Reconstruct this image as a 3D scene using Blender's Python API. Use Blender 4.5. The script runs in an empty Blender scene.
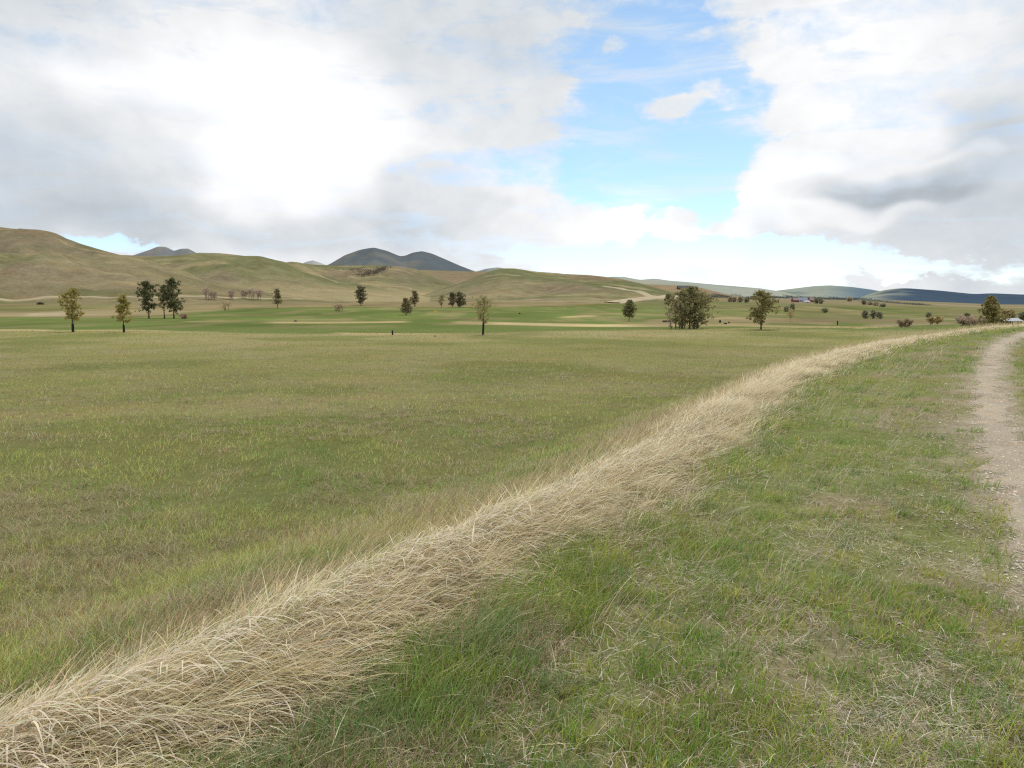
import bpy, math, random
import numpy as np
from mathutils import Vector

C = bpy.context.scene.collection
sc = bpy.context.scene
rng = np.random.default_rng(7)
RX, RY, F = 1024, 768, 768.0
HORIZON = 299.0
PITCH = math.atan((384 - HORIZON) / F)
CAMZ = 1.7
cp, sp = math.cos(PITCH), math.sin(PITCH)

# ------------------------------------------------------------------ rays
def ray(px, row):
    px = np.asarray(px, float); row = np.asarray(row, float)
    a = (px - 512) / F; b = (384 - row) / F
    dx = a; dy = cp + b * sp; dz = -sp + b * cp
    return dx / dy, dz / dy           # slope per metre of depth: sideways, up

def azel(px, row):
    a, b = ray(px, row)
    return math.degrees(math.atan2(a, 1)), math.degrees(math.atan2(b, math.hypot(a, 1)))

# ------------------------------------------------------------------ noise
def _hash(ix, iy, seed):
    h = (ix.astype(np.int64) * 374761393 + iy.astype(np.int64) * 668265263 + seed * 974634777) & 0xffffffff
    h = ((h ^ (h >> 13)) * 1274126177) & 0xffffffff
    h = (h ^ (h >> 16)) & 0xffffffff
    return h / 4294967295.0

def vnoise(x, y, seed=0):
    x = np.asarray(x, float); y = np.asarray(y, float)
    x0 = np.floor(x); y0 = np.floor(y)
    fx = x - x0; fy = y - y0
    fx = fx * fx * (3 - 2 * fx); fy = fy * fy * (3 - 2 * fy)
    a = _hash(x0, y0, seed); b = _hash(x0 + 1, y0, seed)
    c = _hash(x0, y0 + 1, seed); d = _hash(x0 + 1, y0 + 1, seed)
    return (a * (1 - fx) + b * fx) * (1 - fy) + (c * (1 - fx) + d * fx) * fy

def fbm(x, y, seed=0, octv=4):
    s = 0; a = 0.5; t = 0
    for k in range(octv):
        s = s + a * vnoise(x * 2 ** k + 17.3 * k, y * 2 ** k - 9.1 * k, seed + k); t += a; a *= .5
    return s / t

def sstep(a, b, x):
    t = np.clip((np.asarray(x, float) - a) / (b - a), 0, 1)
    return t * t * (3 - 2 * t)

def lerp(a, b, t): return a + (b - a) * t
def mixc(a, b, t):
    t = np.clip(np.asarray(t), 0, 1)[..., None]
    return np.asarray(a) * (1 - t) + np.asarray(b) * t

# ------------------------------------------------------------------ the line of the dry grass strip
_edge = [(230, 768), (330, 705), (470, 612), (560, 558), (640, 508), (700, 465), (760, 411), (820, 371), (880, 349), (960, 333), (1024, 325.5)]
_ey, _ex = [], []
for (p, r) in _edge:
    a, b = ray(p, r); D = CAMZ / -float(b)
    _ey.append(D); _ex.append(float(a) * D)
_ey = [-30, -4, 0] + _ey + [75, 130, 260]
_ex = [-25, -5.6, -2.75] + _ex + [61, 128, 300]
_ty = np.concatenate([np.linspace(-30, 0, 40), np.geomspace(.05, 260, 500)])
_tx = np.interp(_ty, _ey, _ex)
for _ in range(60):                                   # smooth the kinks in sample space
    _tx[1:-1] = .25 * _tx[:-2] + .5 * _tx[1:-1] + .25 * _tx[2:]
_tx = _tx - 0.30                                      # right edge -> centre line
_dx = np.gradient(_tx, _ty)
def XC(y): return np.interp(y, _ty, _tx)
def sdist(x, y):                                      # + = towards the field
    return (XC(y) - x) / np.sqrt(1 + np.interp(y, _ty, _dx) ** 2)

def strip_w(D): return 1.55 - .05 * sstep(4, 11, D) - .55 * sstep(18, 45, D)
def strip_o(D): return .24 - .10 * sstep(3.2, 8, D) - .09 * sstep(18, 45, D)   # nearer the camera the roots sit farther to the field side

# ------------------------------------------------------------------ ground height
_cols = [-400, 0, 300, 600, 760, 880, 1024, 1400]
_rows = {85: [334, 334, 334, 331.5, 329.5, 328, 327, 327], 110: [327, 327, 327, 327, 326, 325, 324.5, 324.5],
         150: [320, 320, 321, 321.5, 322, 322, 321.5, 321.5], 200: [314.5, 314.5, 315, 316, 317, 318.5, 318.5, 318],
         260: [309, 309, 310, 311, 313, 315.5, 316, 316], 330: [305, 305, 306, 307, 309.5, 312.5, 314, 314],
         420: [302, 302, 302.5, 304, 306.5, 309.5, 312, 312], 600: [300, 300, 300, 301, 303.5, 305.5, 309, 309],
         900: [300, 300, 300, 300, 301, 302.5, 307, 307], 1500: [300, 300, 300, 299.5, 299, 301, 305.5, 306],
         3000: [300, 300, 300, 299, 298.5, 300.5, 304.5, 305], 8000: [300, 300, 299.5, 299, 298.5, 300, 304, 304],
         26000: [299.5, 299.5, 299.3, 299, 298.5, 300, 303.8, 304]}
_near = {0.0: -.35, 4: -.45, 10: -.7, 20: -.95, 35: -1.35, 60: -1.85}
_Dk = np.array(sorted(list(_near) + list(_rows)))
_uxk = np.array([float(ray(c, HORIZON)[0]) for c in _cols])
_tab = np.zeros((len(_Dk), len(_cols)))
for i, D in enumerate(_Dk):
    for j, c in enumerate(_cols):
        _tab[i, j] = _near[D] if D in _near else CAMZ + float(ray(c, _rows[D][j])[1]) * D
_lD = np.log(_Dk + 5.0)

def depth_ux(x, y):
    r = np.hypot(x, y)
    D = np.maximum(y, .62 * r)
    return D, np.clip(x / np.maximum(D, 1e-6), -1.3, 1.3)

def Hbase(x, y):
    D, ux = depth_ux(x, y)
    ld = np.log(D + 5.0)
    i = np.clip(np.searchsorted(_lD, ld) - 1, 0, len(_lD) - 2)
    t = np.clip((ld - _lD[i]) / (_lD[i + 1] - _lD[i]), 0, 1)
    j = np.clip(np.searchsorted(_uxk, ux) - 1, 0, len(_uxk) - 2)
    w = np.clip((ux - _uxk[j]) / (_uxk[j + 1] - _uxk[j]), 0, 1); w = w * w * (3 - 2 * w)
    a = _tab[i, j] * (1 - w) + _tab[i, j + 1] * w
    b = _tab[i + 1, j] * (1 - w) + _tab[i + 1, j + 1] * w
    return a * (1 - t) + b * t

def H(x, y):
    x = np.asarray(x, float); y = np.asarray(y, float)
    s = sdist(x, y)
    hb = Hbase(x, y)
    r = np.hypot(x, y)
    far = sstep(90, 220, r)
    emb = np.maximum(sstep(.35, 3.5, s), far)
    z = emb * hb + .09 * np.exp(-((s - .2) / .42) ** 2) * (1 - far) * (1 - .7 * sstep(10, 42, r))
    near = 1 - sstep(20, 60, r)
    z = z + near * (fbm(x * 1.3, y * 1.3, 3, 3) - .5) * .09
    mid = sstep(100, 200, r) * (1 - sstep(1500, 3000, r))
    z = z + mid * (fbm(x / 60, y / 60, 5, 3) - .5) * 1.0
    return z

# ------------------------------------------------------------------ hills as height layers in the world
class Ridge:
    def __init__(self, pts, Dc, Df, foot, rough, seed, power=1.0, back=None):
        u = np.array([float(ray(p, r)[0]) for p, r in pts]); v = np.array([float(ray(p, r)[1]) for p, r in pts])
        o = np.argsort(u); u = u[o]; v = v[o]
        self.u = np.linspace(u[0], u[-1], 400); vv = np.interp(self.u, u, v)
        k = np.ones(9) / 9.0
        pad = np.pad(vv, 4, mode='edge'); self.v = np.convolve(pad, k, 'valid')
        self.Dc, self.Df, self.foot, self.rough, self.seed, self.power = Dc, Df, foot, rough, seed, power
        self.Db = back or Dc + (Dc - Df) * .8
        self.u0, self.u1 = u[0], u[-1]
    def z(self, x, y):
        x = np.asarray(x, float); y = np.asarray(y, float)
        D = np.maximum(y, 1.0); ux = x / D
        zc = CAMZ + np.interp(ux, self.u, self.v) * self.Dc
        foot = Hbase(x, np.maximum(y, 1)) - self.foot
        t = np.clip((D - self.Df) / (self.Dc - self.Df), 0, 1)
        prof = np.sin(t * math.pi / 2) ** (1.35 * self.power)
        tb = np.clip((D - self.Dc) / (self.Db - self.Dc), 0, 1)
        prof = prof * (1 - tb * tb * (3 - 2 * tb))
        hgt = np.maximum(zc - foot, 0)
        L = self.Dc * .06
        n = fbm(x / L, y / (L * 1.6), self.seed, 5) - .5
        g = np.abs(fbm(x / (L * 2.2) + 40, y / (L * 5), self.seed + 9, 4) - .5)
        wob = self.rough * hgt * (n * .55 - (.18 - g) * 1.0) * np.sin(np.clip(t, 0, 1) * math.pi) ** .7 * (1 - sstep(.72, .97, t))
        out = (ux < self.u0) | (ux > self.u1) | (D < self.Df) | (D > self.Db)
        return np.where(out, -1e4, foot + hgt * prof + wob)

ridges = {}
ridges['A'] = Ridge([(-420, 228), (-300, 222), (-150, 224), (-60, 228), (0, 230.5), (30, 232.5), (50, 236), (65, 241), (80, 247), (100, 253.5), (125, 259), (155, 265), (190, 274), (220, 283), (260, 291), (320, 298), (380, 303), (420, 306)], 650, 335, .5, .6, 11)
ridges['B'] = Ridge([(20, 268), (80, 258), (110, 256), (130, 256.5), (150, 257), (180, 257), (200, 255.2), (220, 254.8), (240, 256.5), (262, 259.5), (285, 265), (310, 272), (340, 281), (380, 289), (430, 296), (480, 302), (510, 305)], 900, 420, .5, .6, 23)
ridges['C'] = Ridge([(200, 282), (245, 270), (270, 266), (290, 264.3), (305, 265), (320, 266), (350, 266.4), (375, 266), (400, 267.6), (415, 270), (430, 276), (455, 284), (490, 293), (520, 300), (540, 304)], 1300, 640, .5, .6, 37)
ridges['D'] = Ridge([(330, 280), (380, 273), (420, 270.6), (450, 271.4), (470, 272), (500, 272), (540, 276), (570, 284)], 1900, 1150, .5, .4, 41)
ridges['E'] = Ridge([(380, 306), (410, 299), (440, 290), (468, 281), (485, 275.5), (500, 272), (520, 271.6), (545, 273.5), (565, 274.8), (590, 276), (620, 280), (640, 284), (660, 289), (690, 297), (720, 303)], 1000, 440, .5, .6, 53)
ridges['F'] = Ridge([(570, 292), (600, 285), (630, 284), (660, 285), (690, 286.2), (705, 289), (725, 294), (750, 299), (765, 303)], 1400, 820, .5, .4, 61)
mounts = {}
mounts['M1'] = Ridge([(300, 276), (318, 269), (330, 264.3), (345, 255.5), (360, 251), (374, 248.6), (388, 252.3), (400, 256.8), (406, 256), (412, 253.2), (422, 251.5), (432, 254), (445, 259.5), (460, 266), (480, 273.5), (500, 280)], 6000, 4300, 0, .5, 71)
mounts['M2'] = Ridge([(90, 268), (115, 261), (135, 255), (150, 250), (158, 246.8), (166, 247.2), (174, 251.2), (181, 249), (188, 248.8), (198, 254), (215, 261), (235, 268)], 9000, 7000, 0, .5, 73)
mounts['M3'] = Ridge([(280, 274), (297, 266.5), (306, 262), (313, 260.5), (321, 263.2), (335, 269)], 11000, 9000, 0, .4, 75)
mounts['M4'] = Ridge([(455, 280), (472, 273), (486, 269), (498, 267.6), (510, 269.6), (525, 273.5), (545, 280)], 9500, 7600, 0, .4, 79)
mounts['M5'] = Ridge([(540, 282), (570, 278), (600, 278.5), (612, 276.8), (624, 277), (640, 280), (655, 278.8), (668, 280.6), (690, 282.5), (720, 285.2), (760, 288.4), (790, 293), (815, 300)], 7600, 5600, 5, .4, 83)
mounts['M6'] = Ridge([(720, 300), (745, 296), (770, 291.5), (795, 288.4), (815, 286), (830, 285.4), (850, 286.8), (870, 289.4), (890, 293), (910, 299)], 8200, 6300, 5, .45, 87)
mounts['M7'] = Ridge([(845, 304), (858, 298.5), (866, 295), (880, 291), (890, 289.2), (905, 288.1), (920, 289.2), (940, 290.6), (960, 292.7), (975, 294.2), (990, 293.2), (1024, 294.6), (1100, 293), (1300, 289), (1500, 296)], 5200, 3700, 8, .45, 91)
ALL = {**ridges, **mounts}

def top(x, y):
    z = H(x, y)
    for r in ALL.values(): z = np.maximum(z, r.z(x, y))
    return z

_march = np.concatenate([np.geomspace(2.2, 80, 120), np.geomspace(80.5, 1000, 420), np.geomspace(1002, 12000, 160)])
def hit(px, row, only_ground=False, maxd=12000):
    a, b = ray(px, row); a = float(a); b = float(b)
    rs = [] if only_ground else [r for r in ALL.values() if r.u0 <= a <= r.u1]
    D = _march[_march < maxd]
    for _ in range(3):
        z = H(a * D, D)
        for r in rs: z = np.maximum(z, r.z(a * D, D))
        below = (CAMZ + b * D) < z
        i = int(np.argmax(below)) if below.any() else len(D) - 1
        lo, hi, zz = D[max(i - 1, 0)], D[i], float(z[i])
        D = np.linspace(lo, hi, 14)
    return a * hi, float(hi), zz

# ------------------------------------------------------------------ mesh helpers
def mesh_from_arrays(name, verts, quads=None, tris=None, col=None, smooth=False):
    me = bpy.data.meshes.new(name)
    verts = np.ascontiguousarray(verts, dtype=np.float32)
    me.vertices.add(len(verts)); me.vertices.foreach_set('co', verts.ravel())
    parts, tot = [], []
    if quads is not None and len(quads): parts.append(np.asarray(quads, np.int32).ravel()); tot.append(np.full(len(quads), 4, np.int32))
    if tris is not None and len(tris): parts.append(np.asarray(tris, np.int32).ravel()); tot.append(np.full(len(tris), 3, np.int32))
    loops = np.concatenate(parts); tot = np.concatenate(tot)
    start = np.concatenate([[0], np.cumsum(tot)[:-1]]).astype(np.int32)
    me.loops.add(len(loops)); me.loops.foreach_set('vertex_index', loops)
    me.polygons.add(len(tot)); me.polygons.foreach_set('loop_start', start)
    if smooth: me.polygons.foreach_set('use_smooth', np.ones(len(tot), bool))
    me.update(calc_edges=True)
    if col is not None:
        ca = me.color_attributes.new('Col', 'FLOAT_COLOR', 'POINT')
        c4 = np.ones((len(verts), 4), np.float32); c4[:, :3] = col
        ca.data.foreach_set('color', c4.ravel())
    return me

def link(name, me, mat=None, parent=None, loc=None):
    o = bpy.data.objects.new(name, me); C.objects.link(o)
    if mat is not None: me.materials.append(mat)
    if parent is not None: o.parent = parent
    if loc is not None: o.location = loc
    return o

def kind(o, k): o['kind'] = k; return o
def thing(name, label, cat, loc, rotz=0, group=None):
    o = bpy.data.objects.new(name, None); C.objects.link(o); o.empty_display_size = .2
    o.location = loc; o.rotation_euler = (0, 0, rotz); o['label'] = label; o['category'] = cat
    if group: o['group'] = group
    return o

class MB:                                              # collects boxes, tubes and leaf faces into one mesh
    def __init__(self): self.v = []; self.f = []; self.c = []
    def add(self, vs, fs, col):
        n = len(self.v); self.v += [tuple(p) for p in vs]; self.f += [tuple(n + i for i in q) for q in fs]; self.c += [tuple(col)] * len(vs)
    def tube(self, pts, radii, col, sides=6):
        vs, fs = [], []
        for i, p in enumerate(pts):
            p = Vector(p); q = Vector(pts[min(i + 1, len(pts) - 1)]) - Vector(pts[max(i - 1, 0)])
            q = q.normalized() if q.length > 1e-9 else Vector((0, 0, 1))
            a = q.orthogonal().normalized(); b = q.cross(a)
            for k in range(sides):
                t = 2 * math.pi * k / sides
                vs.append(p + (a * math.cos(t) + b * math.sin(t)) * radii[i])
        for i in range(len(pts) - 1):
            for k in range(sides):
                k2 = (k + 1) % sides
                fs.append((i * sides + k, i * sides + k2, (i + 1) * sides + k2, (i + 1) * sides + k))
        fs.append(tuple(range(sides - 1, -1, -1))); fs.append(tuple((len(pts) - 1) * sides + k for k in range(sides)))
        self.add(vs, fs, col)
    def box(self, lo, hi, col):
        x0, y0, z0 = lo; x1, y1, z1 = hi
        vs = [(x0, y0, z0), (x1, y0, z0), (x1, y1, z0), (x0, y1, z0), (x0, y0, z1), (x1, y0, z1), (x1, y1, z1), (x0, y1, z1)]
        self.add(vs, [(0, 3, 2, 1), (4, 5, 6, 7), (0, 1, 5, 4), (1, 2, 6, 5), (2, 3, 7, 6), (3, 0, 4, 7)], col)
    def poly(self, vs, fs, col): self.add(vs, fs, col)
    def build(self, name, mat, parent=None, smooth=False):
        me = bpy.data.meshes.new(name); me.from_pydata(self.v, [], self.f); me.update()
        ca = me.color_attributes.new('Col', 'FLOAT_COLOR', 'POINT')
        c4 = np.ones((len(self.v), 4), np.float32); c4[:, :3] = np.array(self.c)
        ca.data.foreach_set('color', c4.ravel())
        if smooth: me.polygons.foreach_set('use_smooth', np.ones(len(me.polygons), bool))
        return link(name, me, mat, parent)

# ------------------------------------------------------------------ materials
class NT:
    def __init__(self, tree): self.t = tree; self.n = tree.nodes; self.l = tree.links
    def node(self, typ, **kw):
        n = self.n.new(typ)
        for k, v in kw.items(): setattr(n, k, v)
        return n
    def put(self, sock, val):
        if hasattr(val, 'is_linked') or isinstance(val, bpy.types.NodeSocket): self.l.new(val, sock)
        else: sock.default_value = val
    def math(self, op, a, b=None, c=None, clamp=False):
        n = self.node('ShaderNodeMath', operation=op); n.use_clamp = clamp
        self.put(n.inputs[0], a)
        if b is not None: self.put(n.inputs[1], b)
        if c is not None: self.put(n.inputs[2], c)
        return n.outputs[0]
    def smooth(self, x, a, b, lo=0., hi=1.):
        n = self.node('ShaderNodeMapRange', interpolation_type='SMOOTHSTEP'); n.clamp = True
        self.put(n.inputs[0], x); n.inputs[1].default_value = a; n.inputs[2].default_value = b
        n.inputs[3].default_value = lo; n.inputs[4].default_value = hi
        return n.outputs[0]
    def noise(self, vec, scale, detail=4, rough=.55, dist=0.):
        n = self.node('ShaderNodeTexNoise'); self.put(n.inputs['Vector'], vec)
        n.inputs['Scale'].default_value = scale; n.inputs['Detail'].default_value = detail
        n.inputs['Roughness'].default_value = rough; n.inputs['Distortion'].default_value = dist
        return n.outputs['Fac']
    def mix(self, f, a, b, blend='MIX'):
        n = self.node('ShaderNodeMix', data_type='RGBA', blend_type=blend)
        self.put(n.inputs[0], f); self.put(n.inputs[6], a); self.put(n.inputs[7], b)
        return n.outputs[2]

def new_mat(name):
    m = bpy.data.materials.new(name); m.use_nodes = True; m.node_tree.nodes.clear()
    return m, NT(m.node_tree)

def ground_mat(name, scales, amp, bump=0., bump_scale=1., stretch=(1, 1, 1)):
    m, t = new_mat(name)
    out = t.node('ShaderNodeOutputMaterial'); bs = t.node('ShaderNodeBsdfDiffuse')
    at = t.node('ShaderNodeAttribute', attribute_name='Col')
    tc = t.node('ShaderNodeTexCoord'); mp = t.node('ShaderNodeMapping'); mp.inputs['Scale'].default_value = stretch
    t.l.new(tc.outputs['Object'], mp.inputs['Vector'])
    f = None
    for sC, a in zip(scales, amp):
        nz = t.noise(mp.outputs[0], sC, 5, .65)
        v = t.math('MULTIPLY_ADD', nz, 2 * a, 1 - a)
        f = v if f is None else t.math('MULTIPLY', f, v)
    vm = t.node('ShaderNodeVectorMath', operation='SCALE'); t.l.new(at.outputs['Color'], vm.inputs[0]); t.l.new(f, vm.inputs['Scale'])
    hue = t.noise(mp.outputs[0], scales[0] * 2.7, 3)
    warm = t.mix(t.smooth(hue, .45, .72), vm.outputs[0], (1.10, .99, .92, 1), 'MULTIPLY')
    mx = t.mix(1.0, vm.outputs[0], warm)
    mxn = t.mix(t.smooth(hue, .4, .7), vm.outputs[0], warm)
    t.l.new(mxn, bs.inputs['Color'])
    if bump:
        b = t.node('ShaderNodeBump'); b.inputs['Strength'].default_value = 1; b.inputs['Distance'].default_value = bump
        t.l.new(t.noise(mp.outputs[0], bump_scale, 6, .6), b.inputs['Height']); t.l.new(b.outputs[0], bs.inputs['Normal'])
    t.l.new(bs.outputs[0], out.inputs[0])
    return m

def leaf_mat(name, transl=.25, tint=1.0, rough=.55, spec=0.15):
    m, t = new_mat(name)
    out = t.node('ShaderNodeOutputMaterial'); at = t.node('ShaderNodeAttribute', attribute_name='Col')
    bs = t.node('ShaderNodeBsdfPrincipled'); bs.inputs['Roughness'].default_value = rough; bs.inputs['Specular IOR Level'].default_value = spec
    tr = t.node('ShaderNodeBsdfTranslucent'); mx = t.node('ShaderNodeMixShader'); mx.inputs[0].default_value = transl
    t.l.new(at.outputs['Color'], bs.inputs['Base Color']); t.l.new(at.outputs['Color'], tr.inputs['Color'])
    t.l.new(bs.outputs[0], mx.inputs[1]); t.l.new(tr.outputs[0], mx.inputs[2]); t.l.new(mx.outputs[0], out.inputs[0])
    return m

def plain_mat(name, rough=.8, metal=0., nscale=6., namp=.2):
    m, t = new_mat(name)
    out = t.node('ShaderNodeOutputMaterial'); at = t.node('ShaderNodeAttribute', attribute_name='Col')
    bs = t.node('ShaderNodeBsdfPrincipled'); bs.inputs['Roughness'].default_value = rough; bs.inputs['Metallic'].default_value = metal
    tc = t.node('ShaderNodeTexCoord')
    f = t.math('MULTIPLY_ADD', t.noise(tc.outputs['Object'], nscale, 4), 2 * namp, 1 - namp)
    vm = t.node('ShaderNodeVectorMath', operation='SCALE'); t.l.new(at.outputs['Color'], vm.inputs[0]); t.l.new(f, vm.inputs['Scale'])
    t.l.new(vm.outputs[0], bs.inputs['Base Color']); t.l.new(bs.outputs[0], out.inputs[0])
    return m

M_ground = ground_mat('ground_soil_and_turf', (.07, .9, 4.2, 19.), (.2, .24, .30, .38), .02, 30.)
M_hill = ground_mat('hill_grassland', (.02, .12, .6), (.26, .42, .5), 1.6, .09)
M_mount = ground_mat('hazed_mountain_forest', (.0012, .006, .03), (.16, .14, .12), 22., .006)
M_track = ground_mat('gravel_track', (.8, 9., 60.), (.12, .16, .4), .015, 70.)
M_road = ground_mat('dirt_road', (.05, .5, 4.), (.1, .1, .1))
M_grass = leaf_mat('green_grass_blades', .42)
M_straw = leaf_mat('dry_grass_blades', .32, spec=.25, rough=.5)
M_needles = leaf_mat('tree_foliage', .3)
M_bark = plain_mat('bark', .9, 0, 9., .35)
M_paint = plain_mat('painted_boards', .7, 0, 3., .12)
M_metal = plain_mat('sheet_metal_roof', .75, 0., 2., .1)
M_stone = plain_mat('stone', .9, 0, 5., .3)

# ------------------------------------------------------------------ colours on the ground
G_FAIR = (.128, .165, .052); G_ROUGH = (.165, .160, .055); G_STRAW = (.40, .325, .165); G_BROWN = (.23, .185, .095)
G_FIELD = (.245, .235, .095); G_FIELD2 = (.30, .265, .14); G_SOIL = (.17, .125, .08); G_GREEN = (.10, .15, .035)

# coloured bands on the far turf, each between a nearer and a farther line (picture points turned into ground points)
def _bandline(pts):
    u, d = [], []
    for p, r in pts:
        x, y, z = hit(p, r, True); u.append(x / y); d.append(y)
    return np.array(u), np.array(d)
_bands = []
def band(lower, upper, col, amt=1.0, soft=.02):
    _bands.append((_bandline(lower), _bandline(upper), col, amt, soft))
# brown rough behind the fairways
band([(-60, 317.5), (60, 317), (180, 314), (250, 309), (300, 307), (480, 307), (560, 306), (650, 303)], [(-60, 297), (300, 299), (500, 300), (650, 298)], (.235, .195, .105))
band([(-60, 317), (60, 316.5), (150, 315), (190, 313.5)], [(-60, 312.5), (60, 313), (150, 309), (190, 311)], (.30, .25, .14), .7)
band([(20, 316), (60, 315.5), (75, 314)], [(20, 314.5), (60, 311.5), (75, 311.5)], (.36, .31, .22), .7)
band([(-60, 311.5), (60, 311), (120, 308)], [(-60, 306), (60, 305), (120, 305)], (.155, .160, .06), .8)
band([(-60, 304.5), (100, 304), (280, 302), (460, 302)], [(-60, 298.5), (300, 299.5), (460, 300.5)], (.15, .135, .08), .8)
# fairways
band([(-60, 331), (140, 330), (250, 333), (500, 332.5), (660, 329), (770, 328), (1024, 327)], [(-60, 317.5), (60, 317), (140, 317), (180, 313.5), (240, 308.5), (300, 307.3), (480, 307.3), (560, 306.5), (660, 303.5), (700, 303), (770, 304), (1024, 305)], G_FAIR)
band([(690, 318), (760, 318), (860, 316), (1024, 318)], [(690, 297), (760, 298), (860, 302), (1024, 312)], (.15, .16, .06), .8)
# straw and rough strips across the fairways
def strip(pts, thick, col, amt=1.0):
    band([(p, r + thick / 2) for p, r in pts], [(p, r - thick / 2) for p, r in pts], col, amt, .004)
strip([(-40, 330.3), (30, 330.2), (60, 330.8)], 1.6, G_STRAW)
strip([(60, 331), (110, 330.4), (175, 331.2)], 1.4, G_STRAW, .7)
strip([(180, 321.6), (225, 321), (232, 321)], 1.0, G_STRAW, .6)
strip([(262, 322.6), (300, 322.6), (345, 322.4), (412, 321.6)], 1.6, G_STRAW)
strip([(290, 320), (340, 319.6), (360, 320)], 1.0, G_BROWN, .7)
strip([(330, 333.4), (400, 334.2), (480, 335), (515, 334)], 1.8, G_STRAW, .85)
strip([(430, 318.6), (480, 318.4), (520, 319)], 1.4, G_BROWN, .8)
strip([(450, 322.6), (520, 324), (600, 325.6), (660, 325.2), (770, 324.6)], 3.2, (.37, .30, .155))
strip([(490, 323), (560, 325.4), (640, 326.2)], 1.6, (.42, .35, .19))
strip([(556, 317.6), (580, 316.4), (602, 315.6)], 1.8, (.40, .33, .17), .8)
strip([(572, 314.4), (620, 313.6), (660, 315), (700, 316)], 1.6, G_BROWN, .8)
strip([(640, 322.4), (680, 321), (740, 319.8), (790, 320.6), (840, 323)], 5.0, (.27, .22, .12))
strip([(700, 318.8), (728, 317.6), (745, 318)], 1.6, (.36, .30, .17), .8)
strip([(730, 325.2), (790, 326.6), (860, 327.6), (900, 326)], 2.0, (.35, .29, .15))
strip([(760, 321), (830, 320.4), (900, 321), (950, 322)], 3.6, (.24, .20, .11), .9)
strip([(860, 325.6), (905, 324.6), (960, 323.4)], 2.0, (.27, .22, .15), .8)
strip([(760, 309.5), (800, 309), (840, 311.5), (880, 314)], 1.6, (.27, .22, .11), .8)
strip([(800, 306.6), (830, 308.4), (866, 312.4)], 1.2, (.33, .27, .14), .7)
strip([(780, 312.6), (830, 313), (866, 315)], 1.6, G_FAIR, .8)
strip([(900, 318.5), (960, 319.2), (1024, 319)], 1.2, (.33, .29, .17), .8)
strip([(880, 315.2), (960, 316.4), (1024, 316)], 1.6, (.09, .125, .035), .8)
strip([(820, 304), (870, 309), (920, 313)], 4.0, (.10, .14, .04), .8)

_tk = [(1050, 640), (1014, 560), (990, 500), (975, 445), (970, 405), (974, 375), (984, 354), (997, 341.5), (1014, 334.5), (1040, 329)]
_td, _ts = [], []
for p, r in _tk:
    a, b = ray(p, r); D = CAMZ / -float(b); _td.append(D); _ts.append(float(sdist(float(a) * D, D)))
def TE(y): return np.interp(y, _td, _ts)               # offset of the track's near edge from the strip
def track_w(x, y): return TE(y) - sdist(x, y)          # metres past that edge

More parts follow.
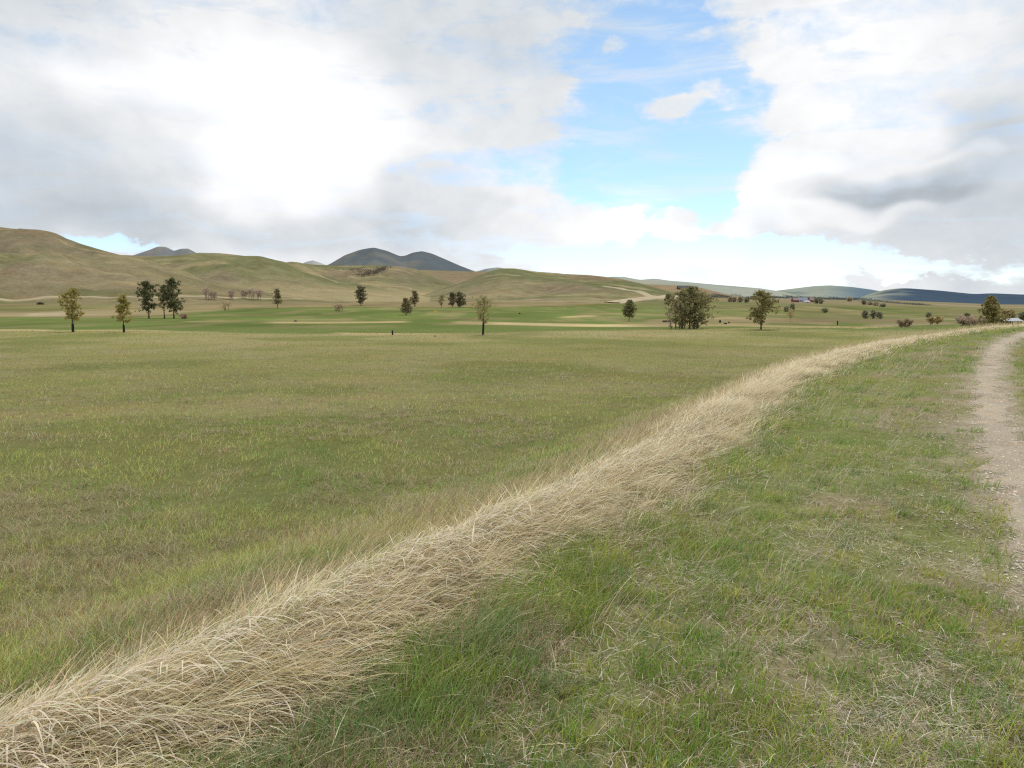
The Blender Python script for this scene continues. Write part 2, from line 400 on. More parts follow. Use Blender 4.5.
def ground_color(x, y):
    x = np.asarray(x, float); y = np.asarray(y, float)
    D, ux = depth_ux(x, y); s = sdist(x, y)
    n1 = fbm(x / 5, y / 5, 101, 4); n2 = fbm(x / 28, y / 28, 103, 3); n3 = fbm(x * 1.1, y * 1.1, 107, 4)
    # the mown meadow
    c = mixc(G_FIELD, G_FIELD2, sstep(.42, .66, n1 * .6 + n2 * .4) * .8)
    c = mixc(c, (.150, .170, .055), sstep(.5, .7, fbm(x / 9 + 7, y / 9, 109, 3)) * .7)
    c = mixc(c, (.30, .25, .14), sstep(.56, .72, fbm(x / 14 + 3, y / 5, 111, 4)) * .5 * sstep(20, 50, D))
    # browner, more patchy beyond
    far = sstep(95, 140, D)
    c = c * (.80 + .20 * sstep(25, 80, D))[..., None]  # nearer ground darkened: shade between the grass tufts, painted in
    c = mixc(c, G_ROUGH, far)
    wl = 1 + (fbm(x / 12, y / 12, 113, 3) - .5) * .035
    for (lu, ld), (uu, ud), col, amt, soft in _bands:
        d0 = np.interp(ux, lu, ld); d1 = np.interp(ux, uu, ud)
        Dw = D * wl
        m = sstep(1 - soft, 1 + soft, Dw / d0) * (1 - sstep(1 - soft, 1 + soft, Dw / d1))
        lo, hi = max(lu[0], uu[0]), min(lu[-1], uu[-1])
        m = m * sstep(lo - .005, lo + .02, ux) * (1 - sstep(hi - .02, hi + .005, ux)) * sstep(75, 85, D)
        m = m * np.clip(amt * (.75 + .5 * fbm(x / 20, y / 20, 131, 2)), 0, 1)
        c = mixc(c, col, m)
    ff = sstep(90, 120, D) * (1 - sstep(480, 700, D))
    c = mixc(c, (.26, .215, .115), ff * sstep(.5, .72, fbm(x / 7, y / 22, 133, 4)) * .55)
    c = mixc(c, (.21, .185, .10), ff * sstep(.10, .22, ux) * (.10 + .42 * sstep(.45, .6, fbm(x / 40, y / 70, 141, 4))))
    c = c * (1 + ff * (fbm(x / 16, y / 40, 135, 4) - .5) * .7)[..., None]
    # rolling grassland far out on the plain
    pl = sstep(480, 700, D)
    nf = fbm(x / 160, y / 300, 137, 4)
    cf = mixc((.225, .195, .115), (.15, .16, .07), sstep(.48, .64, nf))
    cf = mixc(cf, (.30, .26, .16), sstep(.56, .68, fbm(x / 60, y / 330, 143, 4)) * .7)
    cf = mixc(cf, (.25, .20, .12), sstep(.5, .7, fbm(x / 260 + 9, y / 500, 139, 3)))
    cf = mixc(cf, (.17, .17, .13), sstep(1500, 4000, D))
    c = mixc(c, cf, pl)
    # the bank, the strip and the verge
    nearw = 1 - sstep(80, 110, np.hypot(x, y))
    verge = (1 - sstep(-.2, .5, s)) * nearw
    lush = np.exp(-((s + .75) / .55) ** 2)
    vc = mixc((.235, .205, .12), (.175, .195, .07), np.clip(lush * .8 + sstep(.32, .54, n3), 0, 1))
    tw = track_w(x, y); tn = fbm(x * 2.2, y * 2.2, 145, 4) - .5
    vc = mixc(vc, (.34, .29, .21), sstep(-.45, .1, tw + tn * 1.1) * (1 - sstep(.55, 1.0, tw - tn * 1.1)) * .85)
    c = mixc(c, vc, verge)
    rough = np.exp(-((s - 1.0) / .7) ** 2) * nearw
    c = mixc(c, (.27, .22, .11), rough * .2)
    st = (1 - sstep(.32, .64, np.abs(s - strip_o(D)))) * nearw
    c = mixc(c, (.40, .325, .185), st)
    return c

# ------------------------------------------------------------------ ground sheet
def build_ground():
    fine = np.radians(np.linspace(-46, 46, 560)); coarse = np.radians(np.linspace(46, 314, 70)[1:-1])
    az = np.concatenate([fine, coarse]); na = len(az)
    rr = np.unique(np.round(np.concatenate([np.geomspace(.4, 80, 210), np.geomspace(80, 500, 300), np.geomspace(500, 30000, 130)]), 4))
    nr = len(rr)
    R, A = np.meshgrid(rr, az, indexing='ij')
    X = R * np.sin(A); Y = R * np.cos(A); Z = H(X, Y)
    # keep the sheet under the hills so that the hills stand on it
    V = np.stack([X, Y, Z], -1).reshape(-1, 3)
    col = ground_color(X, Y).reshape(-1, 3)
    c0 = np.array([[0, 0, float(H(np.array([0.]), np.array([0.]))[0])]])
    V = np.concatenate([V, c0]); col = np.concatenate([col, col[:1]])
    i = np.arange(nr - 1)[:, None]; j = np.arange(na)[None, :]; j2 = (j + 1) % na
    q = np.stack([i * na + j, (i + 1) * na + j, (i + 1) * na + j2 + 0 * i, i * na + j2 + 0 * i], -1).reshape(-1, 4)
    q = q[:, ::-1]
    jj = np.arange(na); t = np.stack([np.full(na, nr * na), (jj + 1) % na, jj], -1)
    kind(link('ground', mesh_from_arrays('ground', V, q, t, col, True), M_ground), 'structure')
build_ground()

# ------------------------------------------------------------------ hills
def hill_color(x, y, seed, L):
    n = fbm(x / L, y / (L * 1.3), seed, 5); m = fbm(x / (L * .35) + 5, y / (L * .5), seed + 3, 4)
    k = fbm(x / (L * 2.4), y / (L * 3), seed + 7, 3)
    c = mixc((.222, .194, .112), (.172, .170, .086), sstep(.42, .6, n))
    c = mixc(c, (.210, .168, .115), sstep(.48, .64, m) * .7)
    c = mixc(c, (.128, .142, .068), sstep(.50, .66, k) * .8)
    c = mixc(c, (.33, .27, .15), sstep(.62, .74, fbm(x / (L * .5), y / (L * .16), seed + 13, 4)) * .6)
    q = fbm(x / (L * .06), y / (L * .12), seed + 17, 3)
    return c * (.78 + .44 * q)[..., None]

def build_ridge(name, r, mat, colf, nu=260, nt=110):
    u = np.linspace(r.u0 + 1e-5, r.u1 - 1e-5, nu)
    D = np.concatenate([np.linspace(r.Df + .01, r.Dc * 1.02, nt), np.linspace(r.Dc * 1.02, r.Db - .01, 22)[1:]])
    Dm, U = np.meshgrid(D, u, indexing='ij'); X = U * Dm; Y = Dm; Z = r.z(X, Y)
    V = np.stack([X, Y, Z], -1).reshape(-1, 3); n = len(D)
    i = np.arange(n - 1)[:, None]; j = np.arange(nu - 1)[None, :]
    q = np.stack([i * nu + j, i * nu + j + 1, (i + 1) * nu + j + 1, (i + 1) * nu + j], -1).reshape(-1, 4)
    return kind(link(name, mesh_from_arrays(name, V, q, None, colf(X, Y, Z).reshape(-1, 3), True), mat), 'structure')

def cA(x, y, z):
    c = hill_color(x, y, 201, 110)
    lo = 1 - sstep(1, 22, z - Hbase(x, y))
    c = mixc(c, mixc((.125, .135, .055), (.22, .185, .10), sstep(.4, .6, fbm(x / 40, y / 25, 205, 4))), lo * .7)
    return mixc(c, (.19, .135, .08), sstep(42, 60, z) * .5)
build_ridge('hills', ridges['A'], M_hill, cA)
build_ridge('hills', ridges['B'], M_hill, lambda x, y, z: mixc(hill_color(x, y, 221, 130), (.34, .28, .16), (1 - sstep(4, 16, z - Hbase(x, y))) * .75))
build_ridge('hills', ridges['C'], M_hill, lambda x, y, z: mixc(hill_color(x, y, 241, 160), (.33, .275, .155), (1 - sstep(4, 22, z - Hbase(x, y))) * .7))
build_ridge('hills', ridges['D'], M_hill, lambda x, y, z: mixc(hill_color(x, y, 261, 220), (.25, .19, .11), .4 + 0 * x))
def cE(x, y, z):
    c = hill_color(x, y, 281, 120)
    c = mixc(c, (.235, .16, .095), sstep(18, 30, z) * sstep(0.03, .12, x / y) * .75)
    return mixc(c, (.30, .25, .145), (1 - sstep(1, 9, z - Hbase(x, y))) * sstep(.44, .62, fbm(x / 45, y / 14, 283, 4)) * .8)
build_ridge('hills', ridges['E'], M_hill, cE)
build_ridge('hills', ridges['F'], M_hill, lambda x, y, z: mixc(hill_color(x, y, 301, 200), (.30, .21, .125), .5 + 0 * x))

def mcol(base, light, seed, L, lo=.45, hi=.65, amt=1.):  # mountain colours have the blue-grey haze of distance mixed in
    return lambda x, y, z: mixc(mixc(base, light, sstep(lo, hi, fbm(x / L, y / (L * 1.6), seed, 5)) * amt), tuple(v * 1.12 for v in base), .0 * x)
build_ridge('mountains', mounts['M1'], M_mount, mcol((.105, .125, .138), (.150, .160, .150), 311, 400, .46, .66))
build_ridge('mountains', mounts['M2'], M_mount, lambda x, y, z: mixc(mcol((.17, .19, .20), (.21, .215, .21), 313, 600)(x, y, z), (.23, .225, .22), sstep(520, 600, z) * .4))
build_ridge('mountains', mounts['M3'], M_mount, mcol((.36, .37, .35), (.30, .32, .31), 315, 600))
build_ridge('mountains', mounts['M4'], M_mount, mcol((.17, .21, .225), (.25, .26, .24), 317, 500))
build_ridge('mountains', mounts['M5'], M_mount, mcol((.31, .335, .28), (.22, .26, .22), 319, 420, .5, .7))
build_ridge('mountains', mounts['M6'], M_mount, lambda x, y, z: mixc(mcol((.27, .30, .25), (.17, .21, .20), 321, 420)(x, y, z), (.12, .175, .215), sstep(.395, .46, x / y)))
build_ridge('mountains', mounts['M7'], M_mount, lambda x, y, z: mixc(mcol((.054, .084, .122), (.078, .106, .134), 323, 420, .54, .74)(x, y, z), (.27, .29, .23), (1 - sstep(.462, .52, x / y + (fbm(x / 200, y / 200, 325, 3) - .5) * .08)) * .9))  # pale left flank is sunlight painted into the colour

# ------------------------------------------------------------------ roads: draped ribbons
def ribbon(name, pts, width, col, n=90, lift=.25):
    P = [hit(p, r) for p, r in pts]
    X = np.interp(np.linspace(0, 1, n), np.linspace(0, 1, len(P)), [p[0] for p in P])
    Y = np.interp(np.linspace(0, 1, n), np.linspace(0, 1, len(P)), [p[1] for p in P])
    for _ in range(4): X[1:-1] = (X[:-2] + 2 * X[1:-1] + X[2:]) / 4; Y[1:-1] = (Y[:-2] + 2 * Y[1:-1] + Y[2:]) / 4
    tx, ty = np.gradient(X), np.gradient(Y); L = np.hypot(tx, ty); nx, ny = -ty / L, tx / L
    ks = np.array([-.62, -.5, -.25, 0, .25, .5, .62])
    XX = X[:, None] + nx[:, None] * ks * width; YY = Y[:, None] + ny[:, None] * ks * width
    ZZ = top(XX, YY) + lift; ZZ[:, 0] -= lift + .5; ZZ[:, -1] -= lift + .5
    V = np.stack([XX, YY, ZZ], -1).reshape(-1, 3)
    i = np.arange(n - 1)[:, None]; j = np.arange(6)[None, :]
    q = np.stack([i * 7 + j, i * 7 + j + 1, (i + 1) * 7 + j + 1, (i + 1) * 7 + j], -1).reshape(-1, 4)
    cc = np.tile(np.array(col), (len(V), 1)) * (.85 + .3 * fbm(V[:, 0] / 9, V[:, 1] / 9, 401, 3))[:, None]
    return kind(link(name, mesh_from_arrays(name, V, q, None, cc, True), M_road), 'structure')
ribbon('road', [(-40, 297.2), (60, 297.4), (150, 297.8), (230, 298.2), (300, 299.2)], 4.5, (.36, .31, .20))
ribbon('road', [(604, 286.5), (620, 288.6), (636, 291.2), (648, 295.4), (652, 297.6)], 8, (.40, .34, .23), lift=.5)
ribbon('road', [(612, 303), (632, 300.4), (652, 298), (668, 297.2), (684, 297.4)], 9, (.42, .36, .25), lift=.5)

# gravel wheel track along the verge
def in_track(x, y):
    w = track_w(x, y) + (fbm(x * 1.6, y * 1.6, 421, 4) - .5) * .5
    return sstep(-.05, .25, w) * (1 - sstep(.42, .72, w))
def build_track():
    ys = np.concatenate([np.linspace(-12, 2, 60), np.geomspace(2.02, 90, 900)])
    nrm = np.sqrt(1 + np.interp(ys, _ty, _dx) ** 2)
    ks = np.linspace(0, 1, 9)
    s0 = TE(ys) + .22 * (fbm(ys * 1.4, ys * 0, 411, 4) - .5) + .45 * (fbm(ys * 5, ys * 0, 415, 3) - .5) - .06
    s1 = TE(ys) - .60 + .22 * (fbm(ys * 1.4, ys * 0, 413, 4) - .5) + .45 * (fbm(ys * 5, ys * 0, 417, 3) - .5) + .06
    S = s0[:, None] * (1 - ks) + s1[:, None] * ks
    X = XC(ys)[:, None] - S * nrm[:, None]; Y = ys[:, None] + 0 * X
    Z = H(X, Y) + .008
    Z[:, 0] -= .02; Z[:, -1] -= .02
    V = np.stack([X, Y, Z], -1).reshape(-1, 3); n = len(ys)
    i = np.arange(n - 1)[:, None]; j = np.arange(8)[None, :]
    q = np.stack([i * 9 + j, i * 9 + j + 1, (i + 1) * 9 + j + 1, (i + 1) * 9 + j], -1).reshape(-1, 4)
    f = fbm(V[:, 0] * 2, V[:, 1] * 2, 419, 4)[:, None]
    col = np.array((.40, .345, .262)) * (.8 + .4 * f)
    kind(link('path', mesh_from_arrays('path', V, q[:, ::-1], None, col, True), M_track), 'structure')
build_track()

# ------------------------------------------------------------------ grass blades
def blades(name, root, length, width, phi, th0, th1, col, segs, mat, twist=0.0):
    N = len(root)
    dirv = np.stack([np.cos(phi), np.sin(phi)], -1)
    ps = phi + twist
    side = np.stack([-np.sin(ps), np.cos(ps), np.zeros(N)], -1)
    P = np.zeros((N, segs + 1, 3)); P[:, 0] = root
    for k in range(segs):
        th = th0 + (th1 - th0) * ((k + .5) / segs)
        st = (length / segs)[:, None]
        P[:, k + 1, :2] = P[:, k, :2] + dirv * np.sin(th)[:, None] * st
        P[:, k + 1, 2] = P[:, k, 2] + np.cos(th) * st[:, 0]
    V = np.zeros((N, segs + 1, 2, 3))
    for k in range(segs + 1):
        w = (width * (1 - .88 * (k / segs) ** 1.6) * .5)[:, None]
        V[:, k, 0] = P[:, k] - side * w; V[:, k, 1] = P[:, k] + side * w
    nv = (segs + 1) * 2
    base = np.arange(N)[:, None] * nv; k = np.arange(segs)[None, :] * 2
    q = np.stack([base + k, base + k + 1, base + k + 3, base + k + 2], -1).reshape(-1, 4)
    cv = np.repeat(col, nv, axis=0)
    o = link(name, mesh_from_arrays(name, V.reshape(-1, 3), q, None, cv, False), mat)
    return kind(o, 'stuff')

def sample_D(n, d0, d1, k):
    q = rng.random(n); e = 1 - k
    return (d0 ** e + q * (d1 ** e - d0 ** e)) ** (1 / e)

def jitter(col, amt):
    n = len(col)
    v = np.exp(rng.normal(0, amt, n))[:, None]; h = rng.normal(0, amt * .35, (n, 3))
    return np.clip(col * v * (1 + h), .005, .9)

WIND = math.atan2(.38, 1.0)
def soften(c, D, sc):
    k = (1 / (1 + (D / sc) ** 1.5))[:, None]
    return c.mean(0) * (1 - k) + c * k

def place(D, s):
    return XC(D) - s * np.sqrt(1 + np.interp(D, _ty, _dx) ** 2), D

def pick(n, table):                                    # table: (share, colour)
    r = rng.random(n) * sum(w for w, _ in table); out = np.zeros((n, 3)); acc = 0
    for w, c in table:
        m = (r >= acc) & (r < acc + w); out[m] = c; acc += w
    return out

STRAW = (.72, .60, .345); PALE = (.82, .745, .53); TAN = (.60, .465, .245); GREY = (.62, .55, .375); BRN = (.30, .225, .12)

def tufted(n, per, sampler):                           # tuft centres and, around each, its blades
    cx, cy = sampler(n // per)
    m = len(cx); k = rng.poisson(per, m); idx = np.repeat(np.arange(m), k)
    return cx, cy, idx

def field_grass():
    # short turf
    n = 470000
    D = sample_D(n, 3.2, 95, 1.36); ux = rng.uniform(-.86, .95, n)
    x = ux * D; y = D; s = sdist(x, y)
    n1 = fbm(x / .55, y / .55, 501, 3); n2 = fbm(x / 3, y / 3, 503, 3); n0 = fbm(x / .2, y / .2, 505, 2)
    edge = np.exp(-np.maximum(s - .3, 0) / .9)
    keep = (s > .25) & (rng.random(n) < np.clip(.34 + 1.0 * sstep(.38, .66, n1 * .6 + n0 * .4) + .5 * edge, 0, 1))
    x, y, D, s, n1, n2, edge = [a[keep] for a in (x, y, D, s, n1, n2, edge)]; n = len(x)
    z = H(x, y)
    pd = fbm(x / .8 + 11, y / .8, 507, 3)
    dry = rng.random(n) < np.clip(.30 + 1.1 * (n2 - .5) + 3.0 * (pd - .5) + .10 * edge - .12 * (D < 7), .04, .95)
    g = mixc(np.array((.265, .31, .088)), np.array((.40, .39, .135)), rng.random(n)); g = mixc(g, (.18, .26, .07), sstep(.5, .65, fbm(x / 1.6, y / 1.6, 509, 3)) * .8); g = g * 1.34
    c = np.where(dry[:, None], pick(n, [(.6, (.54, .46, .235)), (.2, (.36, .28, .15)), (.2, (.64, .56, .34))]), g)
    c = jitter(c, .36)
    gm = np.where(dry[:, None], np.array((.40, .33, .18)), g); c = c
    c = gm + (c - gm) * (1 / (1 + (D / 40) ** 1.5))[:, None]
    mc = np.array((.375, .36, .155)); c = mc + (c - mc) * (.35 + .65 / (1 + (D / 45) ** 2))[:, None]
    L = rng.uniform(.05, .12, n) * (1 + D / 120) * (.7 + .7 * n1) + edge * rng.uniform(0, .10, n)
    W = np.maximum(.0042, D * .00066) * rng.uniform(.6, 1.3, n)
    phi = rng.normal(WIND, 1.3, n)
    blades('field_grass', np.stack([x, y, z - .01], -1), L, W, phi, rng.uniform(0, .8, n), rng.uniform(.6, 1.7, n), c, 2, M_grass, rng.uniform(-.9, .9, n))
    # curly dead tufts scattered over the meadow
    def smp(m):
        D = sample_D(m * 3, 4, 60, 1.35); x = rng.uniform(-.86, .9, m * 3) * D; s = sdist(x, D)
        ok = (s > .5) & (rng.random(m * 3) < sstep(.45, .62, fbm(x / 1.8 + 5, D / 1.8, 511, 3))); return x[ok][:m], D[ok][:m]
    cx, cy, idx = tufted(60000, 14, smp); n = len(idx)
    rad = np.maximum(.05, cy * .004)[idx]
    x = cx[idx] + rng.normal(0, 1, n) * rad; y = cy[idx] + rng.normal(0, 1, n) * rad; ok = sdist(x, y) > .3
    x, y, idx = x[ok], y[ok], idx[ok]; n = len(x)
    c = jitter(pick(n, [(.5, (.42, .36, .20)), (.15, (.56, .49, .32)), (.35, BRN)]), .18); c = soften(c, y, 20)
    a = rng.uniform(0, 6.28, len(cx))[idx] + rng.normal(0, .9, n)
    blades('dead_field_tufts', np.stack([x, y, H(x, y)], -1), rng.uniform(.08, .2, n), np.maximum(.0035, y * .0006) * rng.uniform(.6, 1.2, n), a, rng.uniform(.2, 1.1, n), rng.uniform(1.2, 2.2, n), c, 3, M_straw, rng.uniform(-1, 1, n))
field_grass()

def tall_stems():                                     # upright thin brown stems along the field side
    n = 17000
    D = sample_D(n, 2.2, 60, 1.12)
    s = np.abs(rng.normal(0, .5, n)) + .50
    ok = rng.random(n) < np.clip(fbm(D * .8, s * .8, 521, 3) * 2.4 - .6, 0, 1)
    D, s = D[ok], s[ok]; n = len(D)
    x, y = place(D, s); z = H(x, y)
    c = jitter(pick(n, [(.4, (.34, .24, .125)), (.6, (.50, .41, .23))]), .2)
    L = rng.uniform(.10, .26, n) * np.exp(-.3 * s)
    blades('dry_stems', np.stack([x, y, z - .01], -1), L, np.maximum(.003, D * .0005) * rng.uniform(.6, 1.2, n), rng.normal(WIND, .6, n), rng.uniform(.05, .4, n), rng.uniform(.3, .9, n), c, 3, M_straw, rng.uniform(-1.2, 1.2, n))
tall_stems()

def dry_strip():
    # blown-over stems, in tufts that lie each its own way
    def smp(m):
        D = sample_D(m * 2, 1.2, 75, .92)
        lo = rng.random(m * 2) < .82
        s = np.where(lo, rng.normal(.02, .17, m * 2), rng.normal(.05, .30, m * 2))
        s = s * (1 + .6 * (fbm(D * .8, D * 0, 533, 3) - .5)) + .14 * (fbm(D * 1.5, D * 0, 534, 2) - .5) + .16 * (fbm(D * 4, D * 0, 537, 2) - .5)
        ok = (np.abs(s) < .55) & (rng.random(m * 2) < .16 + 1.2 * sstep(.36, .55, fbm(D * 2.6, s * 3.2, 536, 3)))
        return s[ok][:m], D[ok][:m]
    cs, cd, idx = tufted(140000, 20, smp); m = len(cs); n = len(idx)
    D = cd[idx] + rng.normal(0, .045, n) * (1 + cd[idx] / 12); s = (cs * strip_w(cd))[idx] + strip_o(D) + rng.normal(0, .04, n)
    x, y = place(D, s); z = H(x, y) - .02
    tone = rng.normal(0, .17, m)[idx]
    c = jitter(pick(n, [(.44, STRAW), (.20, PALE), (.22, TAN), (.14, GREY)]), .17) * np.exp(tone)[:, None]; c = soften(c, D, 18)
    L = (np.minimum(rng.lognormal(-1.08, .28, m), .46) * (1 - .3 * np.clip(np.abs(cs) / .5, 0, 1)))[idx] * rng.uniform(.6, 1.2, n) * (1 + .3 * sstep(5, 9, D))
    W = np.maximum(.0044, D * .00054) * rng.lognormal(0, .45, n); L = L * (1 - .5 * sstep(14, 45, D))
    phi = (WIND + .30 + rng.normal(0, .42, m))[idx] + rng.normal(0, .26, n)
    th0 = (rng.uniform(.75, 1.32, m))[idx] + rng.normal(0, .16, n); th1 = rng.uniform(1.45, 1.85, m)[idx] + rng.normal(0, .22, n)
    blades('dry_grass', np.stack([x, y, z], -1), L, W, phi, th0, th1, np.clip(c, .01, .88), 5, M_straw, rng.uniform(-1.1, 1.1, n))
    # a looser fringe leaning up along the field side
    n = 6000
    D = sample_D(n, 4, 60, .95); s = rng.normal(.36, .16, n) * strip_w(D) + strip_o(D); x, y = place(D, s)
    c = soften(jitter(pick(n, [(.5, STRAW), (.3, TAN), (.2, BRN)]), .16), D, 16)
    blades('dry_fringe', np.stack([x, y, H(x, y) - .02], -1), rng.uniform(.2, .5, n), np.maximum(.004, D * .00042) * rng.uniform(.6, 1.2, n), rng.normal(WIND, .4, n), rng.uniform(.15, .7, n), rng.uniform(.6, 1.3, n), c, 4, M_straw, rng.uniform(-1, 1, n))
    # broader bleached leaves on top, bent down at their tips
    n = 15000
    D = sample_D(n, 1.5, 30, 1.3); s = rng.normal(-.02, .24, n) * strip_w(D) + strip_o(D); x, y = place(D, s)
    z = H(x, y) + rng.uniform(.03, .17, n) * np.exp(-((s - strip_o(D)) / .35) ** 2)
    blades('bleached_leaves', np.stack([x, y, z], -1), rng.uniform(.08, .26, n), np.maximum(.0075, D * .0006) * rng.uniform(.6, 1.4, n), rng.normal(WIND - .35, .7, n), rng.uniform(.7, 1.3, n), rng.uniform(1.7, 2.6, n), jitter(np.tile(np.array((.74, .66, .50)), (n, 1)), .12), 4, M_straw, rng.uniform(-.8, .8, n))
    # thatch lying beneath
    n = 60000
    D = sample_D(n, 1.2, 45, 1.25); s = rng.normal(0, .25, n) * strip_w(D) + strip_o(D); x, y = place(D, s)
    z = H(x, y) + rng.uniform(0, .12, n) * np.exp(-((s - strip_o(D)) / .35) ** 2)
    c = jitter(pick(n, [(.5, STRAW), (.3, GREY), (.2, BRN)]), .22)
    blades('dry_thatch', np.stack([x, y, z], -1), rng.uniform(.10, .34, n), np.maximum(.0034, D * .0005) * rng.lognormal(0, .3, n), rng.normal(WIND, 1.0, n), rng.uniform(.8, 1.5, n), rng.uniform(1.5, 2.0, n), c, 3, M_straw, rng.uniform(-1, 1, n))
dry_strip()

GREEN = (.225, .355, .060); YELL = (.43, .46, .095); BLUE = (.23, .315, .125)
def verge_grass():
    n = 400000
    D = sample_D(n, 1.7, 75, 1.30); ux = rng.uniform(-.5, .88, n)
    x = ux * D; y = D; s = sdist(x, y)
    ok = (s < .12) & (s > -12); x, y, D, s = x[ok], y[ok], D[ok], s[ok]
    n1 = fbm(x / .42, y / .42, 541, 3); n2 = fbm(x / 1.3, y / 1.3, 543, 3); n0 = fbm(x / .12, y / .12, 545, 2)
    lush = np.exp(-((s + .55) / .42) ** 2) * np.clip(.2 + 1.5 * (n2 - .2), 0, 1.2)
    tw = in_track(x, y)
    dens = np.clip(.07 + .78 * sstep(.45, .60, n1 * .6 + n0 * .4) + .8 * lush, 0, 1)
    dens = dens * (1 - .55 * sstep(-.9, .0, track_w(x, y)) * (1 - sstep(.8, 1.2, track_w(x, y)))) * (1 - .68 * tw)
    ok = rng.random(len(x)) < dens
    x, y, D, s, n1, n2, lush, tw = [a[ok] for a in (x, y, D, s, n1, n2, lush, tw)]; n = len(x); z = H(x, y)
    dry = rng.random(n) < np.clip(.29 - .24 * lush + .5 * sstep(.52, .38, n1) + .16 * sstep(-.9, -2, s), .04, .9)
    k = sstep(.48, .62, fbm(x / .7 + 30, y / .7, 547, 3)); yk = sstep(.52, .66, fbm(x / .3 + 70, y / .3, 549, 2))
    g = mixc(mixc(mixc(np.array(GREEN), np.array(YELL), rng.random(n) * .6), BLUE, k * .8), YELL, yk * .8)
    c = jitter(np.where(dry[:, None], pick(n, [(.5, (.50, .42, .27)), (.5, BRN)]), g), .2)
    L = (rng.uniform(.025, .065, n) * (.5 + 1.1 * n1) + lush * rng.uniform(.04, .19, n)) * (1 + D / 50) * (1 - .65 * tw)
    W = np.maximum(.0048, D * .00064) * rng.uniform(.6, 1.3, n)
    blades('verge_grass', np.stack([x, y, z - .008], -1), L, W, rng.normal(WIND, 1.3, n), rng.uniform(0, .7, n), rng.uniform(.4, 1.6, n), c, 3, M_grass, rng.uniform(-1, 1, n))
    # taller separate tufts
    def smp(m):
        D = sample_D(m * 6, 2.2, 45, 1.25); x = rng.uniform(-.5, .85, m * 6) * D; s = sdist(x, D)
        ok = (s < -.25) & (s > -8) & (in_track(x, D) < .3); return x[ok][:m], D[ok][:m]
    cx, cy, idx = tufted(46000, 40, smp); m = len(cx); n = len(idx)
    rad = (rng.uniform(.02, .07, m) * (1 + cy / 15))[idx]
    x = cx[idx] + rng.normal(0, 1, n) * rad; y = cy[idx] + rng.normal(0, 1, n) * rad
    ct = pick(m, [(.45, GREEN), (.35, YELL), (.2, BLUE)])[idx]
    c = jitter(np.where((rng.random(n) < .16)[:, None], np.array((.50, .42, .27)), ct), .16)
    L = (rng.uniform(.05, .12, m) * (1 + cy / 40))[idx] * rng.uniform(.5, 1.15, n)
    blades('grass_tufts', np.stack([x, y, H(x, y) - .01], -1), L, np.maximum(.0055, y * .00062) * rng.uniform(.6, 1.3, n), rng.normal(WIND, 1.1, n), rng.uniform(0, .6, n), rng.uniform(.4, 1.5, n), c, 3, M_grass, rng.uniform(-1, 1, n))
verge_grass()

def litter():                                         # flat dead straw on the verge and long dry stalks bent by the wind
    n = 140000
    D = sample_D(n, 1.7, 40, 1.4); ux = rng.uniform(-.5, .85, n); x = ux * D; y = D; s = sdist(x, y)
    pn = fbm(x / .5 + 60, y / .5, 551, 3)
    ok = (s < -.2) & (s > -8) & (rng.random(n) < np.clip(sstep(.42, .6, pn) + .22, 0, 1) * (1 - .85 * in_track(x, y)))
    x, y, D = x[ok], y[ok], D[ok]; n = len(x); z = H(x, y) + rng.uniform(.003, .035, n)
    c = jitter(pick(n, [(.55, (.58, .50, .36)), (.25, (.40, .32, .22)), (.2, (.72, .66, .52))]), .22)
    blades('dead_straw', np.stack([x, y, z], -1), rng.uniform(.03, .15, n), np.maximum(.003, D * .0005) * rng.uniform(.6, 1.3, n), rng.uniform(0, 6.28, n), rng.uniform(1.1, 1.55, n), rng.uniform(1.5, 1.9, n), c, 2, M_straw, rng.uniform(-1, 1, n))
    X, Y = [], []
    for _ in range(120):
        d = float(sample_D(1, 3.2, 26, 1.01)[0]); sc_ = rng.uniform(-2.25, -.35); m = rng.integers(3, 14)
        px_, py_ = place(np.array([d]), np.array([sc_]))
        X.append(px_[0] + rng.normal(0, .10, m)); Y.append(d + rng.normal(0, .10, m))
    x = np.concatenate(X); y = np.concatenate(Y); n = len(x)
    c = jitter(np.tile(np.array((.54, .47, .31)), (n, 1)), .14)
    blades('dry_stalks', np.stack([x, y, H(x, y)], -1), rng.uniform(.2, .46, n), np.maximum(.0026, y * .0004), rng.normal(WIND + .1, .3, n), rng.uniform(.5, .9, n), rng.uniform(.9, 1.8, n), c, 6, M_straw, rng.uniform(-1, 1, n))
litter()

